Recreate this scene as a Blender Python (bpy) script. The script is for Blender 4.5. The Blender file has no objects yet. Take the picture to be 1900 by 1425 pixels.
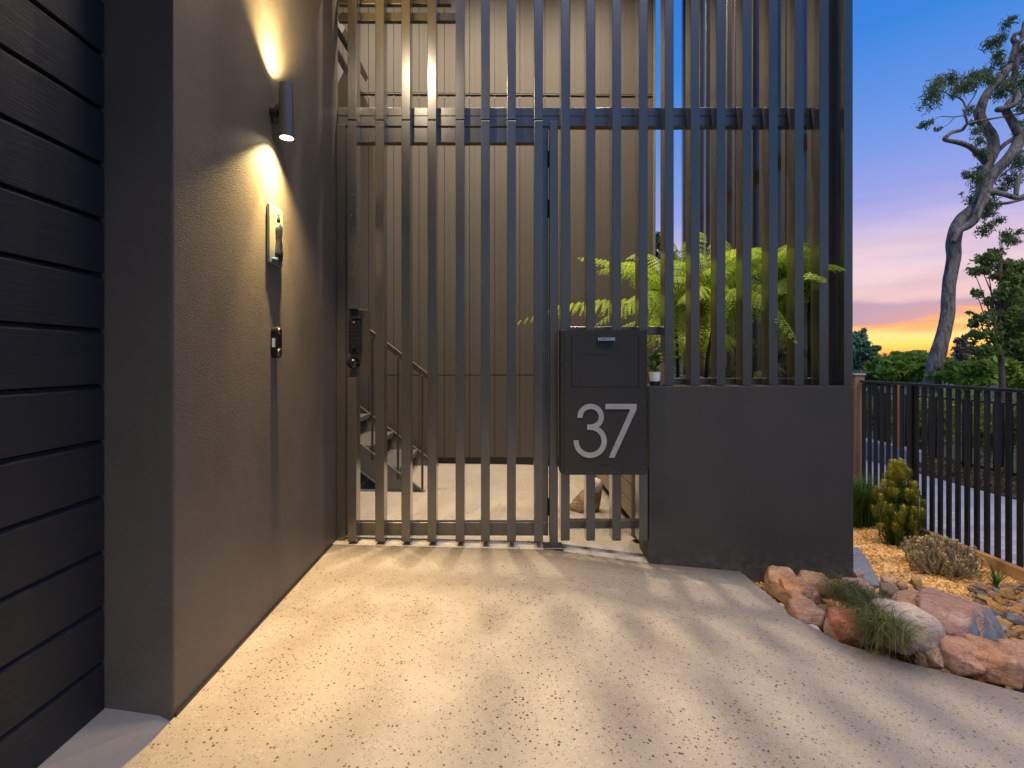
import bpy, bmesh, math, random
import numpy as np
from mathutils import Vector, Matrix, noise

random.seed(7)
rng = np.random.default_rng(7)
scene = bpy.context.scene
COL = scene.collection
R = math.radians

# ------------------------------------------------------------------ camera
F = 950.0          # focal length in photograph pixels (1900 wide)
VX, VY = 930.0, 668.0
cam_data = bpy.data.cameras.new("camera")
cam = bpy.data.objects.new("camera", cam_data)
COL.objects.link(cam)
cam.location = (0, 0, 1.0)
cam.rotation_euler = (R(90), 0, 0)
cam_data.sensor_width = 36
cam_data.lens = 18
cam_data.shift_x = 20 / 1900
cam_data.shift_y = -44.5 / 1900
cam_data.clip_start = 0.05
cam_data.clip_end = 900
scene.camera = cam

# ------------------------------------------------------------------ world
world = bpy.data.worlds.new("World")
scene.world = world
world.use_nodes = True
wt = world.node_tree
wt.nodes.clear()
def wn(t, **k):
    n = wt.nodes.new(t)
    for a, b in k.items():
        setattr(n, a, b)
    return n
def wl(a, b):
    wt.links.new(a, b)
def wmath(op, a, b=None, clamp=False):
    n = wn('ShaderNodeMath', operation=op, use_clamp=clamp)
    for i, v in enumerate((a, b)):
        if v is None:
            continue
        if isinstance(v, (int, float)):
            n.inputs[i].default_value = v
        else:
            wl(v, n.inputs[i])
    return n.outputs[0]
def s2l(c):
    return tuple(((v / 255) / 12.92 if v / 255 <= 0.04045 else ((v / 255 + 0.055) / 1.055) ** 2.4) for v in c) + (1,)
tc = wn('ShaderNodeTexCoord')
sep = wn('ShaderNodeSeparateXYZ')
wl(tc.outputs['Generated'], sep.inputs[0])
# drifting cloud bands: noise stretched along the horizon
mp = wn('ShaderNodeMapping')
mp.inputs['Scale'].default_value = (2.6, 2.6, 15)
mp.inputs['Rotation'].default_value = (0.05, -0.10, 0.0)
wl(tc.outputs['Generated'], mp.inputs[0])
nz = wn('ShaderNodeTexNoise')
nz.inputs['Scale'].default_value = 1.6
nz.inputs['Detail'].default_value = 5
nz.inputs['Roughness'].default_value = 0.5
nz.inputs['Distortion'].default_value = 0.35
wl(mp.outputs[0], nz.inputs['Vector'])
# weight: no disturbance at the horizon line, strongest low in the sky, none overhead
wlow = wmath('MULTIPLY', sep.outputs['Z'], 14.0, clamp=True)
whigh = wmath('SUBTRACT', 1.0, wmath('MULTIPLY', sep.outputs['Z'], 2.6, clamp=True), clamp=True)
wgt = wmath('MULTIPLY', wlow, whigh)
dist = wmath('MULTIPLY', wmath('SUBTRACT', nz.outputs['Fac'], 0.55), wmath('MULTIPLY', wgt, 0.11))
# bands climb slightly towards +X
slope = wmath('MULTIPLY', wmath('SUBTRACT', wmath('MULTIPLY', sep.outputs['X'], 0.75), wmath('MULTIPLY', sep.outputs['Y'], 0.66)), 0.045)
slope = wmath('MULTIPLY', slope, wgt)
zz = wmath('ADD', sep.outputs['Z'], wmath('SUBTRACT', dist, slope))
def ramp(stops, fac):
    r = wn('ShaderNodeValToRGB')
    e = r.color_ramp.elements
    while len(e) < len(stops):
        e.new(0.5)
    for i, (p, c) in enumerate(stops):
        e[i].position = p
        e[i].color = s2l(c)
    wl(fac, r.inputs[0])
    return r.outputs[0]
glow = ramp([(0.0, (236, 134, 74)), (0.012, (250, 172, 78)), (0.026, (246, 218, 112)), (0.040, (238, 226, 150)),
             (0.050, (242, 166, 116)), (0.059, (182, 148, 168)), (0.074, (162, 149, 184)), (0.092, (222, 192, 200)),
             (0.135, (228, 204, 218)), (0.19, (190, 182, 228)), (0.25, (146, 158, 230)), (0.34, (104, 148, 228)),
             (0.47, (48, 130, 222)), (1.0, (16, 70, 170))], zz)
away = ramp([(0.0, (132, 138, 150)), (0.10, (128, 150, 176)), (0.2, (98, 148, 194)), (0.34, (68, 136, 200)),
             (0.5, (44, 112, 205)), (1.0, (20, 76, 170))], zz)
azf = wmath('ADD', wmath('MULTIPLY', sep.outputs['X'], 0.66), wmath('MULTIPLY', sep.outputs['Y'], 0.75))
azf = wmath('MULTIPLY', wmath('ADD', azf, 0.15), 1.25, clamp=True)
mx = wn('ShaderNodeMix', data_type='RGBA')
wl(azf, mx.inputs['Factor'])
wl(away, mx.inputs['A'])
wl(glow, mx.inputs['B'])
# grey-violet cloud veils low in the sky
nz2 = wn('ShaderNodeTexNoise')
nz2.inputs['Scale'].default_value = 2.4; nz2.inputs['Detail'].default_value = 7; nz2.inputs['Roughness'].default_value = 0.55; nz2.inputs['Distortion'].default_value = 0.6
mp2 = wn('ShaderNodeMapping'); mp2.inputs['Scale'].default_value = (1.6, 1.6, 9); mp2.inputs['Location'].default_value = (3.1, 0.7, 2.0); mp2.inputs['Rotation'].default_value = (0.05, -0.16, 0)
wl(tc.outputs['Generated'], mp2.inputs[0]); wl(mp2.outputs[0], nz2.inputs['Vector'])
veil = wmath('MULTIPLY', wmath('SUBTRACT', nz2.outputs['Fac'], 0.47), 4.5, clamp=True)
vz = wmath('MULTIPLY', wmath('SUBTRACT', sep.outputs['Z'], 0.055), 20, clamp=True)
vz2 = wmath('SUBTRACT', 1.0, wmath('MULTIPLY', wmath('SUBTRACT', sep.outputs['Z'], 0.10), 6.0, clamp=True), clamp=True)
veil = wmath('MULTIPLY', wmath('MULTIPLY', veil, wmath('MULTIPLY', vz, vz2)), 0.45)
mx2 = wn('ShaderNodeMix', data_type='RGBA')
nz3 = wn('ShaderNodeTexNoise')
nz3.inputs['Scale'].default_value = 3.0; nz3.inputs['Detail'].default_value = 7; nz3.inputs['Roughness'].default_value = 0.58; nz3.inputs['Distortion'].default_value = 0.9
mp3 = wn('ShaderNodeMapping'); mp3.inputs['Scale'].default_value = (1.3, 1.3, 6); mp3.inputs['Location'].default_value = (7.7, 2.3, 1.0); mp3.inputs['Rotation'].default_value = (0.08, -0.22, 0)
wl(tc.outputs['Generated'], mp3.inputs[0]); wl(mp3.outputs[0], nz3.inputs['Vector'])
pk = wmath('MULTIPLY', wmath('SUBTRACT', nz3.outputs['Fac'], 0.48), 5.0, clamp=True)
pz1 = wmath('MULTIPLY', wmath('SUBTRACT', sep.outputs['Z'], 0.075), 16, clamp=True)
pz2 = wmath('SUBTRACT', 1.0, wmath('MULTIPLY', wmath('SUBTRACT', sep.outputs['Z'], 0.13), 7.5, clamp=True), clamp=True)
pk = wmath('MULTIPLY', wmath('MULTIPLY', pk, wmath('MULTIPLY', pz1, pz2)), 0.75)
mx3 = wn('ShaderNodeMix', data_type='RGBA')
wl(pk, mx3.inputs['Factor']); wl(mx.outputs['Result'], mx3.inputs['A']); mx3.inputs['B'].default_value = s2l((236, 206, 206))
wl(veil, mx2.inputs['Factor']); wl(mx3.outputs['Result'], mx2.inputs['A']); mx2.inputs['B'].default_value = s2l((166, 152, 192))
bg = wn('ShaderNodeBackground')
bg.inputs['Strength'].default_value = 0.86
wl(mx2.outputs['Result'], bg.inputs['Color'])
# physical twilight sky, very weak, added on top
sky = wn('ShaderNodeTexSky', sky_type='NISHITA')
sky.sun_disc = False
sky.sun_elevation = R(1.0)
sky.sun_rotation = R(41)
bg2 = wn('ShaderNodeBackground')
bg2.inputs['Strength'].default_value = 0.012
wl(sky.outputs[0], bg2.inputs['Color'])
add = wn('ShaderNodeAddShader')
wl(bg.outputs[0], add.inputs[0])
wl(bg2.outputs[0], add.inputs[1])
wo = wn('ShaderNodeOutputWorld')
wl(add.outputs[0], wo.inputs[0])

# ------------------------------------------------------------------ sun (soft twilight glow from the open side behind the camera)
sd = bpy.data.lights.new("sun", 'SUN')
sd.energy = 1.4
sd.angle = R(28)
sd.color = (1.0, 0.90, 0.80)
sun = bpy.data.objects.new("sun", sd)
COL.objects.link(sun)
sun.rotation_euler = (R(34), 0, R(14))

# ------------------------------------------------------------------ colour management
scene.view_settings.view_transform = 'Standard'
scene.view_settings.look = 'None'
scene.view_settings.exposure = 0.24
scene.view_settings.gamma = 1.0
scene.view_settings.use_curve_mapping = False
scene.cycles.max_bounces = 8
scene.cycles.sample_clamp_indirect = 6.0
scene.cycles.use_denoising = True

# ------------------------------------------------------------------ helpers
def P(px, py, Y):
    """A point seen at photograph pixel (px, py) that lies Y metres ahead."""
    return Vector(((px - VX) * Y / F, Y, 1 + (VY - py) * Y / F))

ORIGIN = {}
def origin_of(o):
    return ORIGIN.get(o.name, Vector((0, 0, 0)))

def tag(o, label=None, cat=None, group=None, kind=None):
    if label: o['label'] = label
    if cat: o['category'] = cat
    if group: o['group'] = group
    if kind: o['kind'] = kind
    return o

def thing(name, label, cat, loc=(0, 0, 0), group=None):
    o = bpy.data.objects.new(name, None)
    COL.objects.link(o)
    o.location = loc
    o.empty_display_size = 0.1
    ORIGIN[o.name] = Vector(loc)
    return tag(o, label, cat, group)

class MB:
    def __init__(self):
        self.v = []; self.f = []; self.m = []
    def box(self, x0, x1, y0, y1, z0, z1, mi=0):
        n = len(self.v)
        self.v += [(x0,y0,z0),(x1,y0,z0),(x1,y1,z0),(x0,y1,z0),(x0,y0,z1),(x1,y0,z1),(x1,y1,z1),(x0,y1,z1)]
        self.f += [(n,n+3,n+2,n+1),(n+4,n+5,n+6,n+7),(n,n+1,n+5,n+4),(n+1,n+2,n+6,n+5),(n+2,n+3,n+7,n+6),(n+3,n,n+4,n+7)]
        self.m += [mi]*6
        return self
    def prism(self, pts, axis, a, b):
        """pts: closed 2D outline (counter-clockwise), extruded along axis 'x','y','z' from a to b."""
        n = len(self.v); k = len(pts)
        def mk(p, t):
            if axis == 'y': return (p[0], t, p[1])
            if axis == 'x': return (t, p[0], p[1])
            return (p[0], p[1], t)
        self.v += [mk(p, a) for p in pts] + [mk(p, b) for p in pts]
        self.f.append(tuple(range(n, n+k))); self.f.append(tuple(range(n+2*k-1, n+k-1, -1)))
        for i in range(k):
            j = (i+1) % k
            self.f.append((n+i, n+k+i, n+k+j, n+j))
        self.m += [0]*(k+2)
        return self
    def tube(self, pts, rad, seg=10, caps=True, noise_amp=0.0):
        pts = [Vector(p) for p in pts]
        if isinstance(rad, (int, float)): rad = [rad]*len(pts)
        n0 = len(self.v)
        up = None
        for i, p in enumerate(pts):
            d = (pts[min(i+1, len(pts)-1)] - pts[max(i-1, 0)])
            if d.length < 1e-9: d = Vector((0,0,1))
            d.normalize()
            if up is None:
                up = Vector((1,0,0)) if abs(d.x) < 0.8 else Vector((0,1,0))
            s = d.cross(up)
            if s.length < 1e-6: s = d.orthogonal()
            s.normalize(); up = s.cross(d).normalized()
            for k in range(seg):
                a = 2*math.pi*k/seg
                q = s*math.cos(a) + up*math.sin(a)
                r = rad[i]
                if noise_amp:
                    r *= 1 + noise_amp*noise.noise(Vector((p.x*3+q.x*1.3, p.y*3+q.y*1.3, p.z*3+q.z*1.3)))
                self.v.append(tuple(p + q*r))
        for i in range(len(pts)-1):
            for k in range(seg):
                a = n0+i*seg+k; b = n0+i*seg+(k+1)%seg
                self.f.append((a, b, b+seg, a+seg)); self.m.append(0)
        if caps:
            self.f.append(tuple(n0+k for k in reversed(range(seg)))); self.m.append(0)
            e = n0+(len(pts)-1)*seg
            self.f.append(tuple(e+k for k in range(seg))); self.m.append(0)
        return self
    def quadm(self, verts, faces):
        n = len(self.v)
        self.v += [tuple(v) for v in verts]
        self.f += [tuple(i+n for i in f) for f in faces]
        self.m += [0]*len(faces)
        return self
    def mesh(self, name, mats, off=Vector((0,0,0)), smooth=False, bevel=0.0, segs=1):
        me = bpy.data.meshes.new(name)
        vs = [(v[0]-off[0], v[1]-off[1], v[2]-off[2]) for v in self.v]
        me.from_pydata(vs, [], self.f)
        if not isinstance(mats, (list, tuple)): mats = [mats]
        for m in mats: me.materials.append(m)
        if len(mats) > 1:
            me.polygons.foreach_set('material_index', self.m)
        bm = bmesh.new(); bm.from_mesh(me)
        bmesh.ops.recalc_face_normals(bm, faces=bm.faces)
        if bevel > 0:
            ed = [e for e in bm.edges if len(e.link_faces) == 2 and e.calc_face_angle(0) > 0.6]
            bmesh.ops.bevel(bm, geom=ed, offset=bevel, segments=segs, affect='EDGES', profile=0.6)
        bm.to_mesh(me); bm.free()
        if smooth:
            me.polygons.foreach_set('use_smooth', [True]*len(me.polygons))
        me.update()
        return me
    def obj(self, name, mats, parent=None, smooth=False, bevel=0.0, segs=1, **kw):
        if parent is not None:
            off = origin_of(parent)
        else:
            c = np.array(self.v); off = Vector(((c[:,0].min()+c[:,0].max())/2, (c[:,1].min()+c[:,1].max())/2, c[:,2].min()))
        me = self.mesh(name, mats, off, smooth, bevel, segs)
        return link(name, me, parent, off, **kw)

def link(name, me, parent=None, off=(0,0,0), **kw):
    o = bpy.data.objects.new(name, me)
    COL.objects.link(o)
    if parent is not None:
        o.parent = parent
        ORIGIN[o.name] = origin_of(parent)
    else:
        o.location = off
        ORIGIN[o.name] = Vector(off)
    if kw: tag(o, **kw)
    return o

def inst(name, me, at, parent):
    """A part that shares its mesh; AT is a world position."""
    o = bpy.data.objects.new(name, me)
    COL.objects.link(o)
    o.parent = parent
    o.location = Vector(at) - origin_of(parent)
    ORIGIN[o.name] = Vector(at)
    return o

def fastmesh(name, verts, faces, mat, smooth=False, attr=None):
    """verts (n,3) numpy, faces (m,k) numpy -> mesh, quick."""
    me = bpy.data.meshes.new(name)
    verts = np.asarray(verts, dtype=np.float32); faces = np.asarray(faces, dtype=np.int32)
    me.vertices.add(len(verts)); me.vertices.foreach_set('co', verts.ravel())
    m, k = faces.shape
    me.loops.add(m*k); me.loops.foreach_set('vertex_index', faces.ravel())
    me.polygons.add(m)
    me.polygons.foreach_set('loop_start', np.arange(0, m*k, k, dtype=np.int32))
    me.polygons.foreach_set('loop_total', np.full(m, k, dtype=np.int32))
    if smooth: me.polygons.foreach_set('use_smooth', np.ones(m, dtype=bool))
    if attr is not None:
        a = me.attributes.new('tint', 'FLOAT', 'FACE'); a.data.foreach_set('value', np.asarray(attr, dtype=np.float32))
    me.materials.append(mat)
    me.update(calc_edges=True)
    return me

# ------------------------------------------------------------------ materials
class NT:
    def __init__(self, name):
        self.mat = bpy.data.materials.new(name); self.mat.use_nodes = True
        self.t = self.mat.node_tree
        self.b = self.t.nodes['Principled BSDF']
        self.tc = self.t.nodes.new('ShaderNodeTexCoord')
        self.geo = None
    def n(self, ty, ins=None, **k):
        n = self.t.nodes.new(ty)
        for a, b in k.items(): setattr(n, a, b)
        for a, b in (ins or {}).items(): self.set(n.inputs[a], b)
        return n
    def set(self, sock, v):
        if hasattr(v, 'is_output') or isinstance(v, bpy.types.NodeSocket): self.t.links.new(v, sock)
        else: sock.default_value = v
    def pos(self, scale=(1,1,1), rot=(0,0,0), world=True):
        if world:
            if self.geo is None: self.geo = self.t.nodes.new('ShaderNodeNewGeometry')
            src = self.geo.outputs['Position']
        else: src = self.tc.outputs['Object']
        m = self.n('ShaderNodeMapping', {'Vector': src, 'Scale': scale, 'Rotation': rot})
        return m.outputs[0]
    def noise(self, vec, scale, detail=4, rough=0.5, dist=0.0):
        return self.n('ShaderNodeTexNoise', {'Vector': vec, 'Scale': scale, 'Detail': detail, 'Roughness': rough, 'Distortion': dist}).outputs['Fac']
    def voro(self, vec, scale, feature='F1', rnd=1.0):
        return self.n('ShaderNodeTexVoronoi', {'Vector': vec, 'Scale': scale, 'Randomness': rnd}, feature=feature)
    def math(self, op, a, b=0.0, clamp=False):
        n = self.n('ShaderNodeMath', operation=op, use_clamp=clamp)
        self.set(n.inputs[0], a); self.set(n.inputs[1], b)
        return n.outputs[0]
    def ramp(self, fac, stops):
        n = self.n('ShaderNodeValToRGB', {'Fac': fac}); e = n.color_ramp.elements
        while len(e) < len(stops): e.new(0.5)
        for i, (p, c) in enumerate(stops):
            e[i].position = p; e[i].color = c if len(c) == 4 else tuple(c)+(1,)
        return n.outputs['Color']
    def mix(self, fac, a, b, blend='MIX'):
        n = self.n('ShaderNodeMix', data_type='RGBA', blend_type=blend)
        self.set(n.inputs['Factor'], fac)
        for s, v in (('A', a), ('B', b)):
            sock = [i for i in n.inputs if i.name == s and i.type == 'RGBA'][0]
            self.set(sock, v if not isinstance(v, tuple) or len(v) == 4 else tuple(v)+(1,))
        return [o for o in n.outputs if o.type == 'RGBA'][0]
    def bump(self, h, strength=0.3, dist=0.002, normal=None):
        i = {'Height': h, 'Strength': strength, 'Distance': dist}
        if normal is not None: i['Normal'] = normal
        return self.n('ShaderNodeBump', i).outputs[0]
    def out(self, **k):
        names = {'color': 'Base Color', 'rough': 'Roughness', 'metal': 'Metallic', 'normal': 'Normal', 'spec': 'Specular IOR Level',
                 'coat': 'Coat Weight', 'coatr': 'Coat Roughness', 'sss': 'Subsurface Weight', 'trans': 'Transmission Weight', 'aniso': 'Anisotropic'}
        for a, v in k.items():
            if isinstance(v, tuple) and len(v) == 3: v = v+(1,)
            self.set(self.b.inputs[names[a]], v)
        return self.mat

def paint_metal(name, col, rough=0.34, var=0.12, coat=0.0):
    m = NT(name)
    p = m.pos((1,1,0.25))
    n1 = m.noise(p, 7, 4, 0.6)
    n2 = m.noise(m.pos((140,140,2)), 2, 2, 0.5)
    n3 = m.noise(m.pos(), 900, 1)
    c = m.mix(m.ramp(n1, [(0.3,(0,0,0)),(0.75,(1,1,1))]), tuple(x*(1-var) for x in col), tuple(x*(1+var) for x in col))
    r = m.math('ADD', m.math('MULTIPLY', n1, 0.08), rough-0.04)
    nb = m.bump(n3, 0.06, 0.0004)
    return m.out(color=c, rough=r, normal=nb, coat=coat, coatr=0.18, spec=0.5+0.45*coat)

M = {}
M['charcoal'] = paint_metal('charcoal_powder_coat', (0.029, 0.028, 0.0265), 0.28, coat=1.0)
M['letterbox'] = paint_metal('letterbox_satin_black', (0.019, 0.0185, 0.017), 0.42)
M['black'] = paint_metal('black_satin_metal', (0.012, 0.013, 0.015), 0.38)
M['fence_black'] = paint_metal('black_fence_metal', (0.008, 0.008, 0.010), 0.5)

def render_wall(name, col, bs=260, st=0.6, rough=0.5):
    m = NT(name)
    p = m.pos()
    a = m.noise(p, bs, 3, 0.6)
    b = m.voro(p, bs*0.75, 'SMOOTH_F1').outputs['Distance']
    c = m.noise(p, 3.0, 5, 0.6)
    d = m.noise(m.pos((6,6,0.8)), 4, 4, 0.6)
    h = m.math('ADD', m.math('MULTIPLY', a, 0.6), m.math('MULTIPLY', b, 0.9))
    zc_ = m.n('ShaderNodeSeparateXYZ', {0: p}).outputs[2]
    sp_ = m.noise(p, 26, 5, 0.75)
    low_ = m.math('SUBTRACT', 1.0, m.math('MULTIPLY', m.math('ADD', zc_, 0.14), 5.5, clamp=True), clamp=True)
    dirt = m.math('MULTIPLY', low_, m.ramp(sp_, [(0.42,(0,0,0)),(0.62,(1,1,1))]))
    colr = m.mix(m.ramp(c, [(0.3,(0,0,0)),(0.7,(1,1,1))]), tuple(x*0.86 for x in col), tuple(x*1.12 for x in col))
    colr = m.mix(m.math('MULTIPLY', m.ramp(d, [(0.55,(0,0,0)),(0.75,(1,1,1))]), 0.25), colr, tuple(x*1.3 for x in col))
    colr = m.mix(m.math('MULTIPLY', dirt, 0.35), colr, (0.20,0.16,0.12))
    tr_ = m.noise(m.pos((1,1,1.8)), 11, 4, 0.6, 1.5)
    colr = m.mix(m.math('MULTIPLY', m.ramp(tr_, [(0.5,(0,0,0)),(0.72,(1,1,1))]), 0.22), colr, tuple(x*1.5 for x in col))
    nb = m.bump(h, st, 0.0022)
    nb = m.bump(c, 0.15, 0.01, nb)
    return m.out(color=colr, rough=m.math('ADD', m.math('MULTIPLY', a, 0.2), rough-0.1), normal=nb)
M['render'] = render_wall('rendered_wall_charcoal', (0.098, 0.090, 0.080), 330, 0.55, 0.5)
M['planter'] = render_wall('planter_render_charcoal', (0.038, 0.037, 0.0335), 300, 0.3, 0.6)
M['soffit'] = render_wall('soffit_sheet', (0.42, 0.38, 0.33), 80, 0.1, 0.7)

# garage planks: rough sawn grain pressed in steel, grain runs along Y
def plank_mat():
    m = NT('garage_plank_woodgrain')
    o = m.n('ShaderNodeObjectInfo').outputs['Random']
    p = m.n('ShaderNodeVectorMath', {0: m.pos((40,1.6,42)), 1: m.n('ShaderNodeCombineXYZ', {'Y': m.math('MULTIPLY', o, 40)}).outputs[0]}, operation='ADD').outputs[0]
    a = m.noise(p, 4.2, 6, 0.65, 1.2)
    b = m.noise(m.pos((1,1,1)), 500, 2)
    c = m.noise(m.pos(), 2.2, 4)
    h = m.math('ADD', m.ramp(a, [(0.35,(0,0,0)),(0.65,(1,1,1))]), m.math('MULTIPLY', b, 0.25))
    col = m.mix(c, (0.010,0.013,0.018), (0.015,0.020,0.027))
    dust = m.voro(m.pos(), 55).outputs['Distance']
    col = m.mix(m.math('MULTIPLY', m.math('LESS_THAN', dust, 0.06), 0.25), col, (0.16,0.16,0.16))
    return m.out(color=col, rough=m.math('ADD', m.math('MULTIPLY', a, 0.25), 0.30), normal=m.bump(h, 0.5, 0.0012))
M['plank'] = plank_mat()

# exposed-aggregate polished concrete
def terrazzo(name, base1, base2):
    m = NT(name)
    p0 = m.pos()
    wob = m.n('ShaderNodeTexNoise', {'Vector': p0, 'Scale': 60.0, 'Detail': 2.0}).outputs['Color']
    wv = m.n('ShaderNodeVectorMath', {0: wob, 1: (0.006,0.006,0.006)}, operation='MULTIPLY').outputs[0]
    p = m.n('ShaderNodeVectorMath', {0: p0, 1: wv}, operation='ADD').outputs[0]
    big = m.voro(p, 92)
    rb = m.n('ShaderNodeSeparateColor', {'Color': big.outputs['Color']})
    thr = m.math('MULTIPLY', rb.outputs[1], 0.40)
    chip = m.math('MULTIPLY', m.math('LESS_THAN', rb.outputs[0], 0.40), m.math('LESS_THAN', big.outputs['Distance'], thr))
    sm = m.voro(p, 150)
    rs = m.n('ShaderNodeSeparateColor', {'Color': sm.outputs['Color']})
    chip2 = m.math('MULTIPLY', m.math('LESS_THAN', rs.outputs[0], 0.24), m.math('LESS_THAN', sm.outputs['Distance'], 0.33))
    lite = m.math('MULTIPLY', m.math('GREATER_THAN', rs.outputs[2], 0.80), m.math('LESS_THAN', sm.outputs['Distance'], 0.38))
    tan = m.math('MULTIPLY', m.math('GREATER_THAN', rb.outputs[2], 0.78), m.math('LESS_THAN', big.outputs['Distance'], 0.36))
    n1 = m.noise(p0, 1.3, 5, 0.6); n2 = m.noise(p0, 24, 5, 0.7); n3 = m.noise(p0, 420, 2)
    c = m.mix(m.ramp(n1, [(0.3,(0,0,0)),(0.7,(1,1,1))]), base1, base2)
    c = m.mix(m.math('MULTIPLY', m.ramp(n2, [(0.45,(0,0,0)),(0.8,(1,1,1))]), 0.35), c, tuple(x*0.72 for x in base1))
    c = m.mix(m.math('MULTIPLY', n3, 0.35), c, tuple(x*0.7 for x in base1))
    n5 = m.noise(p0, 3.7, 6, 0.7, 0.5)
    c = m.mix(m.math('MULTIPLY', m.ramp(n5, [(0.48,(0,0,0)),(0.62,(1,1,1))]), 0.22), c, tuple(x*0.66 for x in base1))
    c = m.mix(m.math('MULTIPLY', tan, 0.5), c, (0.40,0.27,0.17))
    c = m.mix(m.math('MULTIPLY', lite, 0.22), c, (0.66,0.63,0.58))
    c = m.mix(m.math('MULTIPLY', chip2, 0.75), c, (0.10,0.09,0.085))
    tone = m.mix(rb.outputs[2], (0.02,0.02,0.022), (0.11,0.085,0.07))
    c = m.mix(m.math('MULTIPLY', chip, 0.92), c, tone)
    rough = m.math('SUBTRACT', 0.62, m.math('MULTIPLY', chip, 0.2))
    return m.out(color=c, rough=rough, normal=m.bump(m.math('ADD', n3, m.math('MULTIPLY', n2, 0.6)), 0.22, 0.0015))
M['terrazzo'] = terrazzo('exposed_aggregate_concrete', (0.345,0.305,0.255), (0.415,0.372,0.320))

def concrete(name, c1, c2, bs=120, rough=0.75):
    m = NT(name); p = m.pos()
    a = m.noise(p, 2.5, 6, 0.65); b = m.noise(p, bs, 3); 
    c = m.mix(m.ramp(a, [(0.3,(0,0,0)),(0.7,(1,1,1))]), c1, c2)
    c = m.mix(m.math('MULTIPLY', b, 0.3), c, tuple(x*0.6 for x in c1))
    return m.out(color=c, rough=rough, normal=m.bump(b, 0.3, 0.002))
M['smooth_concrete'] = concrete('smooth_threshold_concrete', (0.30,0.28,0.27), (0.40,0.37,0.35))
M['path'] = concrete('footpath_concrete', (0.36,0.37,0.39), (0.44,0.45,0.47), 200)
M['soil'] = concrete('dark_garden_soil', (0.05,0.035,0.02), (0.11,0.07,0.04), 60, 0.95)
M['grey_wall'] = concrete('grey_block_wall', (0.30,0.30,0.32), (0.38,0.38,0.40), 80)

def flat(name, col, rough=0.5, metal=0.0, spec=0.5, bs=0, st=0.1):
    m = NT(name)
    n = m.noise(m.pos(), 18, 4)
    c = m.mix(m.ramp(n, [(0.3,(0,0,0)),(0.7,(1,1,1))]), tuple(x*0.88 for x in col), tuple(x*1.1 for x in col))
    k = dict(color=c, rough=rough, metal=metal, spec=spec)
    if bs: k['normal'] = m.bump(m.noise(m.pos(), bs, 3), st, 0.001)
    return m.out(**k)
M['silver'] = flat('brushed_silver_numeral', (0.34,0.34,0.36), 0.42, 0.35, bs=300)
M['steel'] = flat('stainless_handle', (0.55,0.54,0.52), 0.35, 0.9)
M['white_pot'] = flat('white_glazed_pot', (0.75,0.74,0.72), 0.35)
M['ink'] = flat('black_lettering', (0.01,0.01,0.01), 0.6)
M['gloss_black'] = flat('gloss_black_plastic', (0.008,0.008,0.009), 0.12)
M['lamp_body'] = paint_metal('lamp_gunmetal', (0.055, 0.055, 0.057), 0.3, coat=0.6)
M['sticker'] = flat('white_sticker', (0.7,0.7,0.72), 0.5)
M['cladding'] = None
def clad(name, col):
    m = NT(name); p = m.pos()
    o = m.n('ShaderNodeObjectInfo').outputs['Random']
    a = m.noise(p, 1.6, 5, 0.6); b = m.noise(m.pos((1,1,0.05)), 260, 3); s = m.noise(p, 600, 1)
    c = m.mix(m.ramp(a, [(0.3,(0,0,0)),(0.7,(1,1,1))]), tuple(x*0.92 for x in col), tuple(x*1.07 for x in col))
    c = m.mix(m.math('MULTIPLY', o, 0.35), c, tuple(x*0.86 for x in col))
    return m.out(color=c, rough=0.55, normal=m.bump(m.math('ADD', b, s), 0.12, 0.001))
M['cladding'] = clad('painted_cladding_board', (0.058,0.049,0.041))

def wood(name, c1, c2, axis='y', scale=1.0, rough=0.75):
    m = NT(name)
    sc = {'x': (1.5,30,30), 'y': (30,1.5,30), 'z': (30,30,1.5)}[axis]
    p = m.pos(tuple(s*scale for s in sc))
    a = m.noise(p, 2.2, 6, 0.65, 0.8); b = m.noise(m.pos(), 6, 4)
    c = m.mix(m.ramp(a, [(0.3,(0,0,0)),(0.7,(1,1,1))]), c1, c2)
    c = m.mix(m.math('MULTIPLY', b, 0.4), c, tuple(x*0.6 for x in c1))
    return m.out(color=c, rough=rough, normal=m.bump(a, 0.5, 0.002))
M['timber_y'] = wood('treated_pine_edging', (0.30,0.17,0.07), (0.46,0.28,0.13), 'y')
M['timber_z'] = wood('weathered_timber_post', (0.16,0.10,0.055), (0.34,0.24,0.15), 'z')
M['orange_post'] = wood('orange_hardwood_post', (0.32,0.14,0.05), (0.48,0.22,0.09), 'z')
M['bed_board'] = wood('weathered_bed_board', (0.24,0.18,0.12), (0.38,0.30,0.21), 'y')
M['stair_steel'] = flat('painted_stair_steel', (0.13,0.12,0.105), 0.45, bs=200)
M['handrail'] = flat('brown_handrail', (0.045,0.032,0.024), 0.5)
def tread_mat():
    m = NT('grey_grit_tread'); p = m.pos()
    v = m.noise(p, 190, 3, 0.8)
    return m.out(color=m.ramp(v, [(0.35,(0.025,0.024,0.022)),(0.5,(0.075,0.072,0.068)),(0.66,(0.17,0.165,0.16))]), rough=0.8, normal=m.bump(v, 0.4, 0.002))
M['tread'] = tread_mat()

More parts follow.
